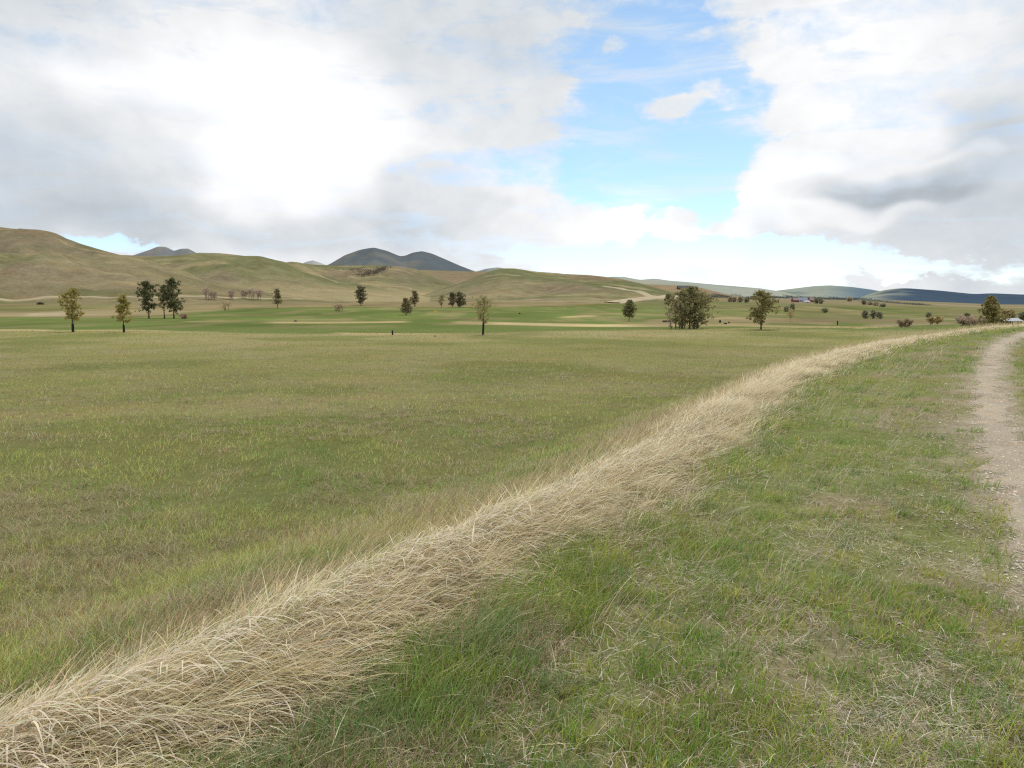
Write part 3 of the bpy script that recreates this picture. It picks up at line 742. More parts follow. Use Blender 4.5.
def gravel():
    n = 42000
    D = sample_D(n, 2.5, 45, 1.2); w = np.where(rng.random(n) < .7, rng.uniform(0, .68, n), rng.normal(-.15, .34, n))
    x, y = place(D, TE(D) - w); z = H(x, y)
    ok = (x / y < .95) & (rng.random(n) < .30 + .70 * in_track(x, y)); x, y, z, D = x[ok], y[ok], z[ok], D[ok]; n = len(x)
    o8 = np.array([[1, 0, 0], [0, 1, 0], [-1, 0, 0], [0, -1, 0], [0, 0, 1], [.0, 0, -.6]])
    f8 = np.array([[0, 1, 4], [1, 2, 4], [2, 3, 4], [3, 0, 4]])
    sz = np.maximum(np.minimum(rng.lognormal(-5.1, .45, n), .022), D * .0004)
    V = o8[None] * (sz[:, None] * rng.uniform(.6, 1.3, (n, 3)))[:, None, :] * rng.uniform(.75, 1.25, (n, 6, 1))
    a = rng.uniform(0, 6.28, n); ca, sa = np.cos(a)[:, None], np.sin(a)[:, None]
    Vx = V[..., 0] * ca - V[..., 1] * sa; Vy = V[..., 0] * sa + V[..., 1] * ca
    V = np.stack([Vx + x[:, None], Vy + y[:, None], V[..., 2] * .7 + (z + .006)[:, None]], -1)
    T = (np.arange(n)[:, None, None] * 6 + f8[None]).reshape(-1, 3)
    c = jitter(pick(n, [(.6, (.50, .44, .355)), (.4, (.33, .275, .21))]), .18)
    kind(link('gravel', mesh_from_arrays('gravel', V.reshape(-1, 3), None, T, np.repeat(c, 6, 0)), M_stone), 'stuff')
gravel()

# ------------------------------------------------------------------ trees
class Leaves:                                          # many small leaf faces, turned into one mesh
    def __init__(self): self.p = []; self.s = []; self.c = []; self.e = []
    def put(self, p, size, col, elong=1.5): self.p.append(tuple(p)); self.s.append(size); self.c.append(tuple(col)); self.e.append(elong)
    def build(self, name, mat, parent=None, seed=1):
        g = np.random.default_rng(seed); n = len(self.p); p = np.array(self.p)
        d = g.normal(0, 1, (n, 3)) * (1, 1, .8); d /= np.linalg.norm(d, axis=1)[:, None]
        q = g.normal(0, 1, (n, 3)); e = np.cross(d, q); e /= np.linalg.norm(e, axis=1)[:, None]
        sz = np.array(self.s)[:, None]; a = d * sz * np.array(self.e)[:, None] * .5; b = e * sz * .5
        V = np.stack([p - a, p + b, p + a, p - b], 1).reshape(-1, 3)
        Q = np.arange(n * 4).reshape(-1, 4)
        return link(name, mesh_from_arrays(name, V, Q, None, np.repeat(np.array(self.c), 4, 0)), mat, parent)

TREE_GAIN = 2.75
def make_tree(name, label, cat, loc, h, w, R, base=.25, prof='oval', limbs=22, tufts=9, cards=8, card=.16, dark=(.035, .05, .02), light=(.085, .10, .035), trunk_r=None, trunk_col=(.10, .075, .055), lean=0., guard=0., lift=.45, group=None, stems=1, spread=0., fill=1.):
    dark = [a * .62 + b * .38 for a, b in zip(dark, light)]
    t = thing(name, label, cat, loc, 0, group)
    tr = MB(); cr = Leaves(); tr_r = trunk_r or max(.035, h * .018)
    for sI in range(stems):
        ox = 0 if stems == 1 else (sI / (stems - 1) - .5) * spread + R.uniform(-.1, .1) * spread
        oy = 0 if stems == 1 else R.uniform(-.3, .3) * spread
        hh = h * (1 if stems == 1 else R.uniform(.88, 1.05) * (1 - .3 * abs(ox) / max(spread, .01)))
        lx = lean * hh + (ox * .5 if stems > 1 else 0)
        nP = 9; pts = []
        wob = [(R.gauss(0, .012) * hh, R.gauss(0, .012) * hh) for _ in range(nP)]
        for k in range(nP):
            f = k / (nP - 1)
            pts.append(Vector((ox + lx * f + wob[k][0] * f, oy + wob[k][1] * f, hh * .97 * f - .08 * (k == 0))))
        rad = [tr_r * (1 - .9 * k / (nP - 1)) * (1.35 if k == 0 else 1) for k in range(nP)]
        tr.tube(pts, rad, trunk_col, 7)
        nl = max(5, int(limbs / (1 if stems == 1 else stems * .6)))
        for i in range(nl):
            f = base + (1 - base) * ((i + R.random()) / nl) ** .95
            g = (f - base) / (1 - base)
            if prof == 'oval': wd = math.sin(math.pi * min(1, .16 + .84 * g)) ** .6
            elif prof == 'cone': wd = (1 - g) ** .8 + .10
            elif prof == 'round': wd = math.sqrt(max(.05, 1 - (2 * g - 1) ** 2))
            else: wd = .55 + .45 * math.sin(math.pi * g)
            ln = w * .5 * wd * R.uniform(.62, 1.12) / (1 if stems == 1 else 1.25)
            az = R.uniform(0, 6.283); kk = f * (nP - 1); i0 = min(int(kk), nP - 2)
            p0 = pts[i0].lerp(pts[i0 + 1], kk - i0)
            up = lift * R.uniform(.5, 1.3) * (1 - .3 * g)
            d = Vector((math.cos(az), math.sin(az), up)); p1 = p0 + d * ln * .55 + Vector((0, 0, -.02 * ln)); p2 = p0 + d * ln * 1.0 + Vector((0, 0, .06 * ln))
            lr = max(.012, tr_r * .38 * (1 - .6 * g))
            tr.tube([p0, p1, p2], [lr, lr * .7, lr * .3], trunk_col, 4)
            shade = R.random()
            for k in range(tufts):
                if R.random() > fill: continue
                q = .28 + .78 * (k + R.random()) / tufts
                c = p0.lerp(p2, q) if q < 1 else p2 + d * ln * (q - 1)
                sp_ = ln * .17 + card * .45
                c = c + Vector((R.gauss(0, sp_), R.gauss(0, sp_), R.gauss(0, sp_ * .6)))
                tone = min(1, max(0, shade * .6 + R.gauss(.2, .28)))
                for _ in range(cards):
                    cc = [TREE_GAIN * (a + (b - a) * min(1, max(0, tone + R.gauss(0, .15)))) for a, b in zip(dark, light)]
                    pp = c + Vector((R.gauss(0, card * .6), R.gauss(0, card * .6), R.gauss(0, card * .45)))
                    cr.put(pp, card * R.uniform(.6, 1.35), cc)
    tr.build('trunk', M_bark, t, True)
    if cr.p: cr.build('crown', M_needles, t, R.randrange(9999))
    if guard:
        gm = MB(); n = 8
        gm.tube([(0, 0, .0), (lean * guard, 0, guard)], [tr_r * 1.7, tr_r * 1.5], (.018, .017, .016), 8)
        gm.build('trunk_guard', M_bark, t)
    return t

def at(px, row, toprow, wpx):
    x, y, z = hit(px, row)
    k = y / F
    return (x, y, z - .03), (row - toprow) * k, wpx * k

OLIVE_D, OLIVE_L = (.075, .068, .022), (.17, .145, .05)
PINE_D, PINE_L = (.030, .032, .017), (.072, .070, .035)
BRN_D, BRN_L = (.055, .048, .028), (.125, .105, .055)

def tree_px(name, label, cat, px, row, toprow, wpx, seed, **kw):
    loc, h, w = at(px, row, toprow, wpx)
    w *= .9
    kw.setdefault('card', max(.10, loc[1] / F * (1.25 if wpx > 12 else .95)))
    return make_tree(name, label, cat, loc, h, w, random.Random(seed), **kw)

G1 = 'young trees with black trunk guards along the meadow edge'
tree_px('pine_tree', 'young olive pine with bare dark trunk, wide ragged crown, below the big hill', 'tree', 73, 332, 288, 24, 1, base=.26, prof='oval', limbs=26, tufts=10, cards=8, dark=OLIVE_D, light=OLIVE_L, lean=.02, guard=1.0, group=G1)
tree_px('pine_tree', 'smaller young olive pine with thin bare trunk, just before the dark pine pair', 'tree', 124, 332.5, 294.5, 21, 2, base=.28, prof='cone', limbs=24, tufts=10, cards=8, dark=OLIVE_D, light=OLIVE_L, guard=.9, group=G1)
G2 = 'dark pines standing on the fairway below the big hill'
tree_px('pine_tree', 'dark pine with long clear trunk, the slimmer one of the dark pair', 'tree', 149, 318.5, 281, 20, 3, base=.20, prof='oval', limbs=30, tufts=10, cards=7, dark=PINE_D, light=PINE_L, group=G2)
tree_px('pine_tree', 'tallest and darkest pine, full rounded crown, on the green fairway', 'tree', 174, 318.5, 278.5, 24, 4, base=.15, prof='oval', limbs=36, tufts=11, cards=7, dark=PINE_D, light=PINE_L, group=G2)
tree_px('pine_tree', 'thin brownish pine squeezed between the two dark pines', 'tree', 164.5, 318.5, 285, 12, 5, base=.30, prof='oval', limbs=18, tufts=7, cards=6, dark=BRN_D, light=BRN_L, group=G2)
tree_px('shrub', 'tiny reddish brown shrub at the foot of the tallest dark pine', 'shrub', 183, 318.8, 314, 7, 6, base=.05, prof='round', limbs=12, tufts=4, cards=4, dark=(.10, .07, .045), light=(.18, .12, .08), stems=3, spread=.6)
for (px, row, tp, w, sd, lb) in [(207, 299.6, 288, 11, 11, 'bare purplish shrub at the hill foot, the bigger of a close pair'), (213, 299.6, 291, 7, 12, 'small bare shrub touching the bigger shrub at the hill foot'),
                                 (232, 299.6, 290, 9, 13, 'lone bare shrub on the terrace below the hill, between two clusters'), (244, 298.5, 289, 6, 14, 'small bare shrub at the start of the terrace cluster of three'),
                                 (251.5, 299.8, 288.5, 12, 15, 'bare forked shrub in the middle of the terrace cluster'), (259, 299.6, 289, 10, 16, 'bare spreading shrub at the end of the terrace cluster')]:
    tree_px('bare_shrub', lb, 'shrub', px, row, tp, w, sd, base=.2, prof='round', limbs=22, tufts=5, cards=3, card=.35, dark=(.13, .10, .08), light=(.20, .155, .125), stems=3, spread=1.4, lift=1.1, trunk_r=.10, trunk_col=(.09, .07, .06), group='bare shrubs on the terrace under the hill', fill=.8)
tree_px('shrub', 'golden brown low shrub alone on the straw slope above the fairway', 'shrub', 226, 310.5, 302, 10, 17, base=.05, prof='round', limbs=14, tufts=4, cards=3, dark=(.13, .10, .055), light=(.18, .14, .08), stems=3, spread=1.2, lift=.9, fill=.7)
G3 = 'scattered pines along the far edge of the fairways'
tree_px('pine_tree', 'small cone shaped pine on the straw bank, alone near the terrace shrubs', 'tree', 277.5, 308, 289, 12, 18, base=.15, prof='cone', limbs=26, tufts=7, cards=6, dark=BRN_D, light=BRN_L, group=G3)
tree_px('shrub', 'low brown leafless shrub on the green fairway, below the narrow pine', 'shrub', 339, 312, 304.5, 9, 19, base=.05, prof='round', limbs=16, tufts=5, cards=3, dark=(.12, .09, .055), light=(.19, .145, .09), stems=4, spread=1.6, lift=.9, fill=.8)
tree_px('pine_tree', 'narrow column shaped dark brown pine at the fairway edge', 'tree', 361, 305.5, 287, 11, 20, base=.12, prof='column', limbs=32, tufts=8, cards=6, dark=(.035, .035, .02), light=(.09, .08, .045), group=G3)
tree_px('pine_tree', 'low bushy brown pine standing on the green, nearer one of an overlapping pair', 'tree', 406, 315, 299, 13, 21, base=.08, prof='cone', limbs=30, tufts=7, cards=6, dark=(.05, .045, .024), light=(.125, .105, .055), group=G3)
tree_px('pine_tree', 'taller brown pine behind the low bushy pine, pointed top', 'tree', 415, 306.5, 291, 12, 22, base=.1, prof='cone', limbs=28, tufts=7, cards=6, dark=BRN_D, light=BRN_L, group=G3)
tree_px('pine_tree', 'pale thin pine with visible stem, beside a dark twin clump', 'tree', 441.5, 308, 295, 10, 23, base=.25, prof='round', limbs=16, tufts=6, cards=5, dark=(.10, .085, .05), light=(.17, .14, .08), group=G3, fill=.8)
tree_px('pine_tree', 'dark rounded pine in the middle of a row of three', 'tree', 452.5, 307, 292.5, 9, 24, base=.12, prof='oval', limbs=28, tufts=8, cards=6, dark=(.04, .036, .022), light=(.10, .085, .05), group=G3)
tree_px('pine_tree', 'dark pine with broad flat base at the end of a row of three', 'tree', 460, 307.5, 292.5, 10, 25, base=.1, prof='oval', limbs=28, tufts=8, cards=6, dark=(.04, .036, .022), light=(.10, .085, .05), group=G3)
tree_px('young_tree', 'sparse young tree with thin yellow green leaves and black wrapped trunk', 'tree', 483, 335, 298, 23, 26, base=.30, prof='round', limbs=30, tufts=8, cards=5, dark=(.09, .085, .03), light=(.17, .155, .07), guard=1.3, lift=.9, group=G1, fill=.75, lean=.04)
tree_px('pine_tree', 'neat dark green oval pine alone on the fairway, short trunk', 'tree', 629, 321, 301, 13, 27, base=.2, prof='oval', limbs=32, tufts=9, cards=6, dark=(.04, .042, .02), light=(.105, .10, .045), group=G3)
tree_px('pine_tree', 'small dark pine by the bend of the pale dirt road', 'tree', 668, 306, 294.5, 8, 28, base=.15, prof='oval', limbs=22, tufts=7, cards=6, dark=(.045, .042, .022), light=(.11, .095, .05), group=G3)
tree_px('big_pine', 'large bushy many stemmed olive pine, the broadest tree on the flat', 'tree', 690, 329, 286, 44, 29, base=.04, prof='oval', limbs=66, tufts=10, cards=8, dark=(.068, .066, .032), light=(.132, .122, .058), stems=4, spread=1.9, lift=.45, fill=.9, trunk_r=.10)
tree_px('bare_shrub', 'grey brown leafless shrub against the side of the large bushy pine', 'shrub', 678, 328.5, 300, 24, 30, base=.08, prof='round', limbs=40, tufts=6, cards=3, dark=(.12, .095, .065), light=(.20, .16, .11), stems=6, spread=1.8, lift=1.2, fill=.8)
tree_px('pine_tree', 'open crowned pine with drooping lower branches and dark trunk, beside cut straw bank', 'tree', 761, 329.5, 290.5, 36, 31, base=.18, prof='oval', limbs=36, tufts=11, cards=7, dark=(.042, .042, .018), light=(.12, .105, .042), lift=.15, trunk_col=(.045, .035, .03))
tree_px('young_tree', 'small yellowish sapling on the straw flat just past the open crowned pine', 'tree', 790, 322, 311, 11, 32, base=.3, prof='round', limbs=16, tufts=5, cards=3, dark=(.12, .10, .045), light=(.165, .14, .065), lift=.9, fill=.7)
for (px, row, tp, w, sd, lb, col) in [
        (730, 302, 296.5, 4, 33, 'first tiny brown tree of the row by the far green slope', 0), (734, 302, 296.8, 4, 34, 'tiny brown tree standing second in the row by the green slope', 0), (740, 302.3, 296.4, 5, 35, 'rounder tiny brown tree third in the row by the green slope', 0),
        (747, 302.8, 296.5, 6, 36, 'dark tiny tree touching the crown of the open pine', 1), (786, 312, 306, 5, 37, 'small dark shrubby tree beside the yellow sapling', 1), (792.5, 309.5, 303, 6, 38, 'small round green tree below the red and white farmhouses', 2),
        (816.5, 303.5, 298.5, 4, 39, 'tiny dark tree next to the red shed end of the farm', 1), (820.5, 303.8, 298, 4, 40, 'tiny dark tree one step farther from the farm than its twin', 1), (825, 313, 307.5, 6, 41, 'small round tree on the green strip below the farm', 2),
        (850, 301.5, 297.5, 4, 42, 'faint brown tree on the far tan slope past the farm', 0), (864, 304.5, 300.5, 5, 43, 'small dark tree at the start of a loose row on the tan slope', 1), (870, 304.8, 301.5, 4, 44, 'pale small tree second in the loose row on the tan slope', 0),
        (876, 305.6, 302.5, 4, 45, 'pale small tree third in the loose row on the tan slope', 0), (883, 307, 304, 4, 46, 'lowest tiny tree ending the loose row on the tan slope', 1),
        (865, 319, 309.5, 7, 47, 'dark upright tree starting the clump of three on the green strip', 1), (873, 319, 309, 7, 48, 'tallest dark tree in the middle of the clump of three', 1), (879.5, 319, 311.5, 7, 49, 'shorter green tree ending the clump of three', 2),
        (928.5, 318, 312, 5, 50, 'small dark tree peeking over the orange leaved pair', 1)]:
    w = w * .8; tp = tp + .15 * (row - tp)
    d, l = [((.13, .11, .075), (.17, .145, .10)), ((.075, .075, .052), (.12, .115, .075)), ((.085, .09, .05), (.13, .132, .075))][col]  # foliage colours lightened to paint in distance haze
    tree_px('small_tree', lb, 'tree', px, row, tp, w, sd, base=.12, prof='oval', limbs=16, tufts=6, cards=5, dark=d, light=l, group='small trees dotted over the far slopes')
tree_px('shrub', 'rusty red shrub behind the pale grass bank', 'shrub', 905, 327.5, 319, 8, 51, base=.08, prof='round', limbs=26, tufts=6, cards=5, dark=(.12, .095, .062), light=(.17, .13, .085), stems=3, spread=.8, lift=.9)
tree_px('small_tree', 'small orange leaved tree, the narrower of the orange pair', 'tree', 930.5, 325, 317.5, 8, 52, base=.25, prof='round', limbs=18, tufts=6, cards=5, dark=(.13, .10, .05), light=(.20, .155, .075), group='orange leaved pair')
tree_px('small_tree', 'small orange leaved tree, the wider and flatter of the orange pair', 'tree', 937.5, 325, 317, 10, 53, base=.25, prof='round', limbs=18, tufts=6, cards=5, dark=(.13, .10, .05), light=(.20, .16, .075), group='orange leaved pair')
tree_px('bare_shrub', 'wide low leafless brown thicket just before the big pine by the shed', 'shrub', 970, 326, 319, 20, 54, base=.05, prof='round', limbs=40, tufts=6, cards=4, dark=(.14, .105, .075), light=(.21, .165, .12), stems=6, spread=2.4, lift=.9)
tree_px('pine_tree', 'tall olive pine with pointed dark top beside the metal roofed shed', 'tree', 990, 326.5, 296.5, 28, 55, base=.08, prof='cone', limbs=52, tufts=11, cards=8, dark=(.05, .048, .02), light=(.15, .125, .05), lift=.35)
tree_px('shrub', 'yellow brown bushy shrub rising behind the metal roofed shed', 'shrub', 1009, 320, 309, 14, 56, base=.1, prof='round', limbs=26, tufts=6, cards=5, dark=(.12, .10, .05), light=(.18, .15, .075), stems=3, spread=1.6)
tree_px('small_tree', 'dark shrubby tree past the shed at the picture edge', 'tree', 1023, 321, 313, 9, 57, base=.1, prof='round', limbs=24, tufts=6, cards=6, dark=(.04, .05, .03), light=(.10, .11, .06))
tree_px('shrub', 'low dark shrub lying on the brown slope under the big hill', 'shrub', 40, 304.6, 303.0, 3, 58, base=.02, prof='round', limbs=16, tufts=5, cards=5, dark=(.03, .028, .02), light=(.06, .052, .036), stems=2, spread=.4, lift=.3)
tree_px('shrub', 'dark squat shrub on the turf between the shed pine and the orange trees', 'shrub', 967, 317.5, 314, 5, 59, base=.02, prof='round', limbs=14, tufts=5, cards=5, dark=(.03, .033, .02), light=(.07, .07, .04))

# brush in the ravine and the wood at the foot of the far ridges: masses nobody could count
def mass(name, pts, hpx, n, size_px, dark, light, seed, wide=1.2):
    R = random.Random(seed); mb = Leaves()
    P = np.array([hit(p, r) for p, r in pts]); g = np.random.default_rng(seed)
    k = g.random(n) * (len(P) - 1); y = np.interp(k, range(len(P)), P[:, 1]); x = np.interp(k, range(len(P)), P[:, 0])
    kk = y / F; y = y + g.normal(0, 10, n) * kk; x = x + g.normal(0, wide, n) * kk
    z = top(x, y); hh = hpx * kk * (.35 + .9 * vnoise(x / (4 * kk), 0 * x, seed))
    tone = g.random(n)[:, None]; zz = z + hh * g.random(n)
    mb.p = np.stack([x, y, zz], -1); mb.s = size_px * kk * g.uniform(.6, 1.3, n); mb.c = np.array(dark) + (np.array(light) - np.array(dark)) * tone; mb.e = np.full(n, 1.2)
    kind(mb.build(name, M_needles, None, seed), 'stuff')
mass('ravine_brush', [(350, 269.5), (358, 272), (366, 275), (374, 274), (380, 270), (386, 268.5)], 3.0, 1500, .8, (.09, .075, .06), (.16, .13, .105), 5, 3.0)
mass('distant_wood', [(686, 297.4), (700, 297.5), (730, 297.6), (760, 298.0), (800, 298.6), (840, 299.6), (870, 300.6)], 2.5, 12000, .6, (.075, .095, .092), (.12, .14, .12), 6)
mass('distant_wood', [(870, 300.8), (890, 302.8), (910, 304.6), (925, 305.2)], 1.3, 2600, .5, (.09, .11, .105), (.14, .155, .13), 7)

# ------------------------------------------------------------------ buildings
def house(name, label, px, row, wpx, hpx, depth, wall, roof, rot=0., roof_h=.5, door=True, windows=2, group=None, cat='house', overhang=.3, flat=False):
    x, y, z = hit(px, row); k = y / F; w = wpx * k; h = hpx * k
    t = thing(name, label, cat, (x, y + depth * .5, z - .2), rot, group)
    hw, hd = w / 2, depth / 2; we = h * (1 - roof_h)
    m = MB(); m.box((-hw, -hd, 0), (hw, hd, we), wall)
    if not flat:
        m.poly([(-hw, -hd, we), (-hw, hd, we), (-hw, 0, h - .05)], [(0, 1, 2)], wall); m.poly([(hw, -hd, we), (hw, hd, we), (hw, 0, h - .05)], [(0, 1, 2)], wall)
    m.build('wall', M_paint, t)
    r = MB(); o = overhang; th = .15
    if flat: r.box((-hw - o * 2, -hd - o, we + .003), (hw + o * 2, hd + o, h), roof)
    else:
        for sgn in (-1, 1):
            e = we - (h - we) * o / hd
            vs = [(-hw - o, sgn * (hd + o), e), (hw + o, sgn * (hd + o), e), (hw + o, 0, h), (-hw - o, 0, h)]
            vs += [(a, b, c + th) for a, b, c in vs]
            r.poly(vs, [(0, 1, 2, 3), (7, 6, 5, 4), (0, 4, 5, 1), (1, 5, 6, 2), (2, 6, 7, 3), (3, 7, 4, 0)], roof)
    r.build('roof', M_metal, t)
    if door:
        d = MB(); d.box((-hw * .18, -hd - .06, 0), (hw * .18, -hd - .003, min(we * .8, 2.3)), (.06, .05, .045)); d.build('door', M_paint, t)
    for i in range(windows):
        cx = (-.62, .62, -.4, .4)[i] * hw
        f = MB(); f.box((cx - hw * .13, -hd - .07, we * .4), (cx + hw * .13, -hd - .003, we * .78), (.05, .06, .07)); f.build('window', M_paint, t)
    return t
GF = 'farm buildings on the far rise'
house('barn', 'red barn with grey gable roof at the tree end of the far farm', 796.5, 302.3, 5.5, 4.6, 7, (.22, .045, .04), (.20, .14, .14), group=GF, cat='barn')
house('farmhouse', 'long white farmhouse with blue grey roof between the two red barns', 803.5, 302.3, 9, 4.8, 8, (.50, .48, .46), (.15, .18, .25), group=GF)
house('garage', 'low white garage before the long farmhouse, pale roof', 807.5, 303.0, 5, 2.6, 6, (.52, .50, .48), (.36, .37, .39), group=GF, windows=1)
house('barn', 'dull red shed with reddish roof at the far farm, next to two tiny dark trees', 812.5, 302.2, 4.5, 4.6, 7, (.25, .08, .07), (.22, .12, .11), group=GF, cat='barn', windows=1)
house('dark_barn', 'dark low barn with blackish roof on the tan hill above the large bushy pine', 684, 289.6, 11, 4.0, 10, (.045, .04, .036), (.022, .025, .03), flat=False, roof_h=.62, door=True, windows=2, overhang=.6, cat='barn')
def metal_shed():
    x, y, z = hit(1006.5, 323.5); k = y / F; w = 17 * k; d = 4.0; h = 6.0 * k
    t = thing('metal_shed', 'low open shed with pale corrugated metal roof behind the grass bank', 'shed', (x, y, z - .1), -.18)
    hw = w / 2; m = MB()
    m.box((-hw, d / 2 - .1, 0), (hw, d / 2, h * .6), (.16, .12, .09)); m.box((hw - .1, -d / 2, 0), (hw, d / 2 - .103, h * .6), (.05, .04, .035)); m.box((-hw, -d / 2, 0), (-hw + .1, d / 2 - .103, h * .6), (.14, .11, .08))
    m.build('wall', M_paint, t)
    r = MB(); n = 40
    for i in range(n):
        xa = -hw - .25 + (w + .5) * i / n; xb = xa + (w + .5) / n; zz = .03 * (i % 2)
        for (y0, z0, y1, z1) in ((-d / 2 - .3, h * .55, 0, h), (0, h, d / 2 + .3, h * .55)):
            r.poly([(xa, y0, z0 + zz), (xb, y0, z0 + .03 - zz), (xb, y1, z1 + .03 - zz), (xa, y1, z1 + zz)], [(0, 1, 2, 3)], (.36, .39, .42))
    r.build('roof', M_metal, t)
    for sx in (-.95, -.3, .35, .95):
        p = MB(); p.box((sx * hw - .06, -d / 2 + .003, 0), (sx * hw + .06, -d / 2 + .12, h * .57), (.08, .06, .05)); p.build('post', M_bark, t)
    g = MB(); g.poly([(hw + .006, -d / 2, h * .56), (hw + .006, d / 2, h * .56), (hw + .006, 0, h - .02)], [(0, 1, 2)], (.06, .055, .05)); g.build('gable', M_paint, t)
metal_shed()

# ------------------------------------------------------------------ small things on the flat
def post(name, label, cat, px, row, toprow, wpx, col, cap=None):
    (x, y, z), h, w = at(px, row, toprow, wpx)
    t = thing(name, label, cat, (x, y, z)); r = w / 2
    m = MB(); m.tube([(0, 0, -.05), (0, 0, h * .9)], [r, r * .92], col, 8); m.build('shaft', M_bark, t)
    c = MB(); c.tube([(0, 0, h * .9 + .002), (0, 0, h * .97), (0, 0, h)], [r * 1.15, r * 1.1, r * .4], cap or col, 8); c.build('cap', M_bark, t)
    return t
post('marker_post', 'short black marker post at the meadow edge near the sparse young tree', 'post', 392.5, 335, 330, 1.6, (.012, .012, .014))
post('marker_post', 'short dark post on the straw flat below the farm', 'post', 837.5, 325, 320.6, 1.3, (.02, .018, .016))
(x, y, z), h, w = at(434, 315, 310.4, 2.6)
t = thing('golf_flag', 'small yellow flag on a thin pole on the far green', 'flag', (x, y, z))
m = MB(); m.tube([(0, 0, 0), (0, 0, h)], [.05, .05], (.45, .42, .2), 6); m.build('pole', M_paint, t)
m = MB()
for i in range(5):
    a, b = .05 + w * i / 5, .05 + w * (i + 1) / 5
    za, zb = .06 * math.sin(i * 1.3), .06 * math.sin((i + 1) * 1.3)
    m.poly([(a, za, h * .5), (b, zb, h * .5), (b, zb, h), (a, za, h)], [(0, 1, 2, 3)], (.62, .55, .08))
m.build('flag_cloth', M_paint, t)
def rock(label, px, row, wpx, hpx, col, seed):
    x, y, z = hit(px, row); k = y / F; R = random.Random(seed)
    m = MB(); vs, fs = [], []; n, r_ = 9, 4
    for i in range(r_ + 1):
        a = math.pi / 2 * i / r_
        for j in range(n):
            b = 2 * math.pi * j / n; q = R.uniform(.82, 1.15)
            vs.append((math.cos(b) * math.cos(a) * wpx * k / 2 * q, math.sin(b) * math.cos(a) * wpx * k / 2 * q, math.sin(a) * hpx * k * R.uniform(.9, 1.05) - .05))
    for i in range(r_):
        for j in range(n): fs.append((i * n + j, i * n + (j + 1) % n, (i + 1) * n + (j + 1) % n, (i + 1) * n + j))
    m.poly(vs, fs, col); o = m.build('rock', M_stone); o.location = (x, y, z); o['label'] = label; o['category'] = 'rock'; o['group'] = 'dark rocks on the turf'
rock('small grey rock on the straw line just past the black marker post', 435, 336.5, 3.2, 1.6, (.10, .085, .075), 1)
rock('upright black rock on the straw bank between the two big pines', 720, 322.6, 2.4, 3.2, (.014, .013, .012), 2)
rock('low wide black rock on the straw bank between the two big pines', 725.5, 324.2, 4.0, 1.8, (.018, .016, .014), 3)
rock('small black rock at the end of the pair on the straw bank', 729, 323.2, 2.0, 2.0, (.016, .014, .013), 4)
rock('single dark rock out on the bright green fairway', 519.5, 314, 2.6, 1.6, (.04, .035, .03), 5)
rock('reddish dark rock on the straw line near the low shrub', 295.5, 321.6, 4.0, 1.8, (.07, .045, .035), 6)
xa, ya, za = hit(663, 322.4); xb, yb, zb = hit(677, 322.4)
m = MB(); m.tube([(xa - xb, 0, .22), ((xa - xb) * .6, .1, .24), ((xa - xb) * .3, -.06, .22), (0, 0, .2)], [.16, .15, .14, .1], (.05, .04, .032), 9)
m.tube([((xa - xb) * .5, .05, .3), ((xa - xb) * .45, .1, .55)], [.05, .02], (.05, .04, .032), 6)
o = m.build('fallen_log', M_bark); o.location = (xb, (ya + yb) / 2, (za + zb) / 2); o['label'] = 'dark fallen log on the straw beside the large bushy pine'; o['category'] = 'log'
(x, y, z), h, w = at(620, 302, 289, 1)
t = thing('utility_pole', 'thin pale utility pole standing at the hill foot by the dirt road', 'pole', (x, y, z))
m = MB(); m.tube([(0, 0, -.2), (0, 0, h)], [.16, .11], (.34, .30, .24), 8); m.build('shaft', M_bark, t)
m = MB(); m.box((-.9, -.06, h * .92), (.9, .06, h * .92 + .12), (.30, .26, .2)); m.build('crossarm', M_bark, t)

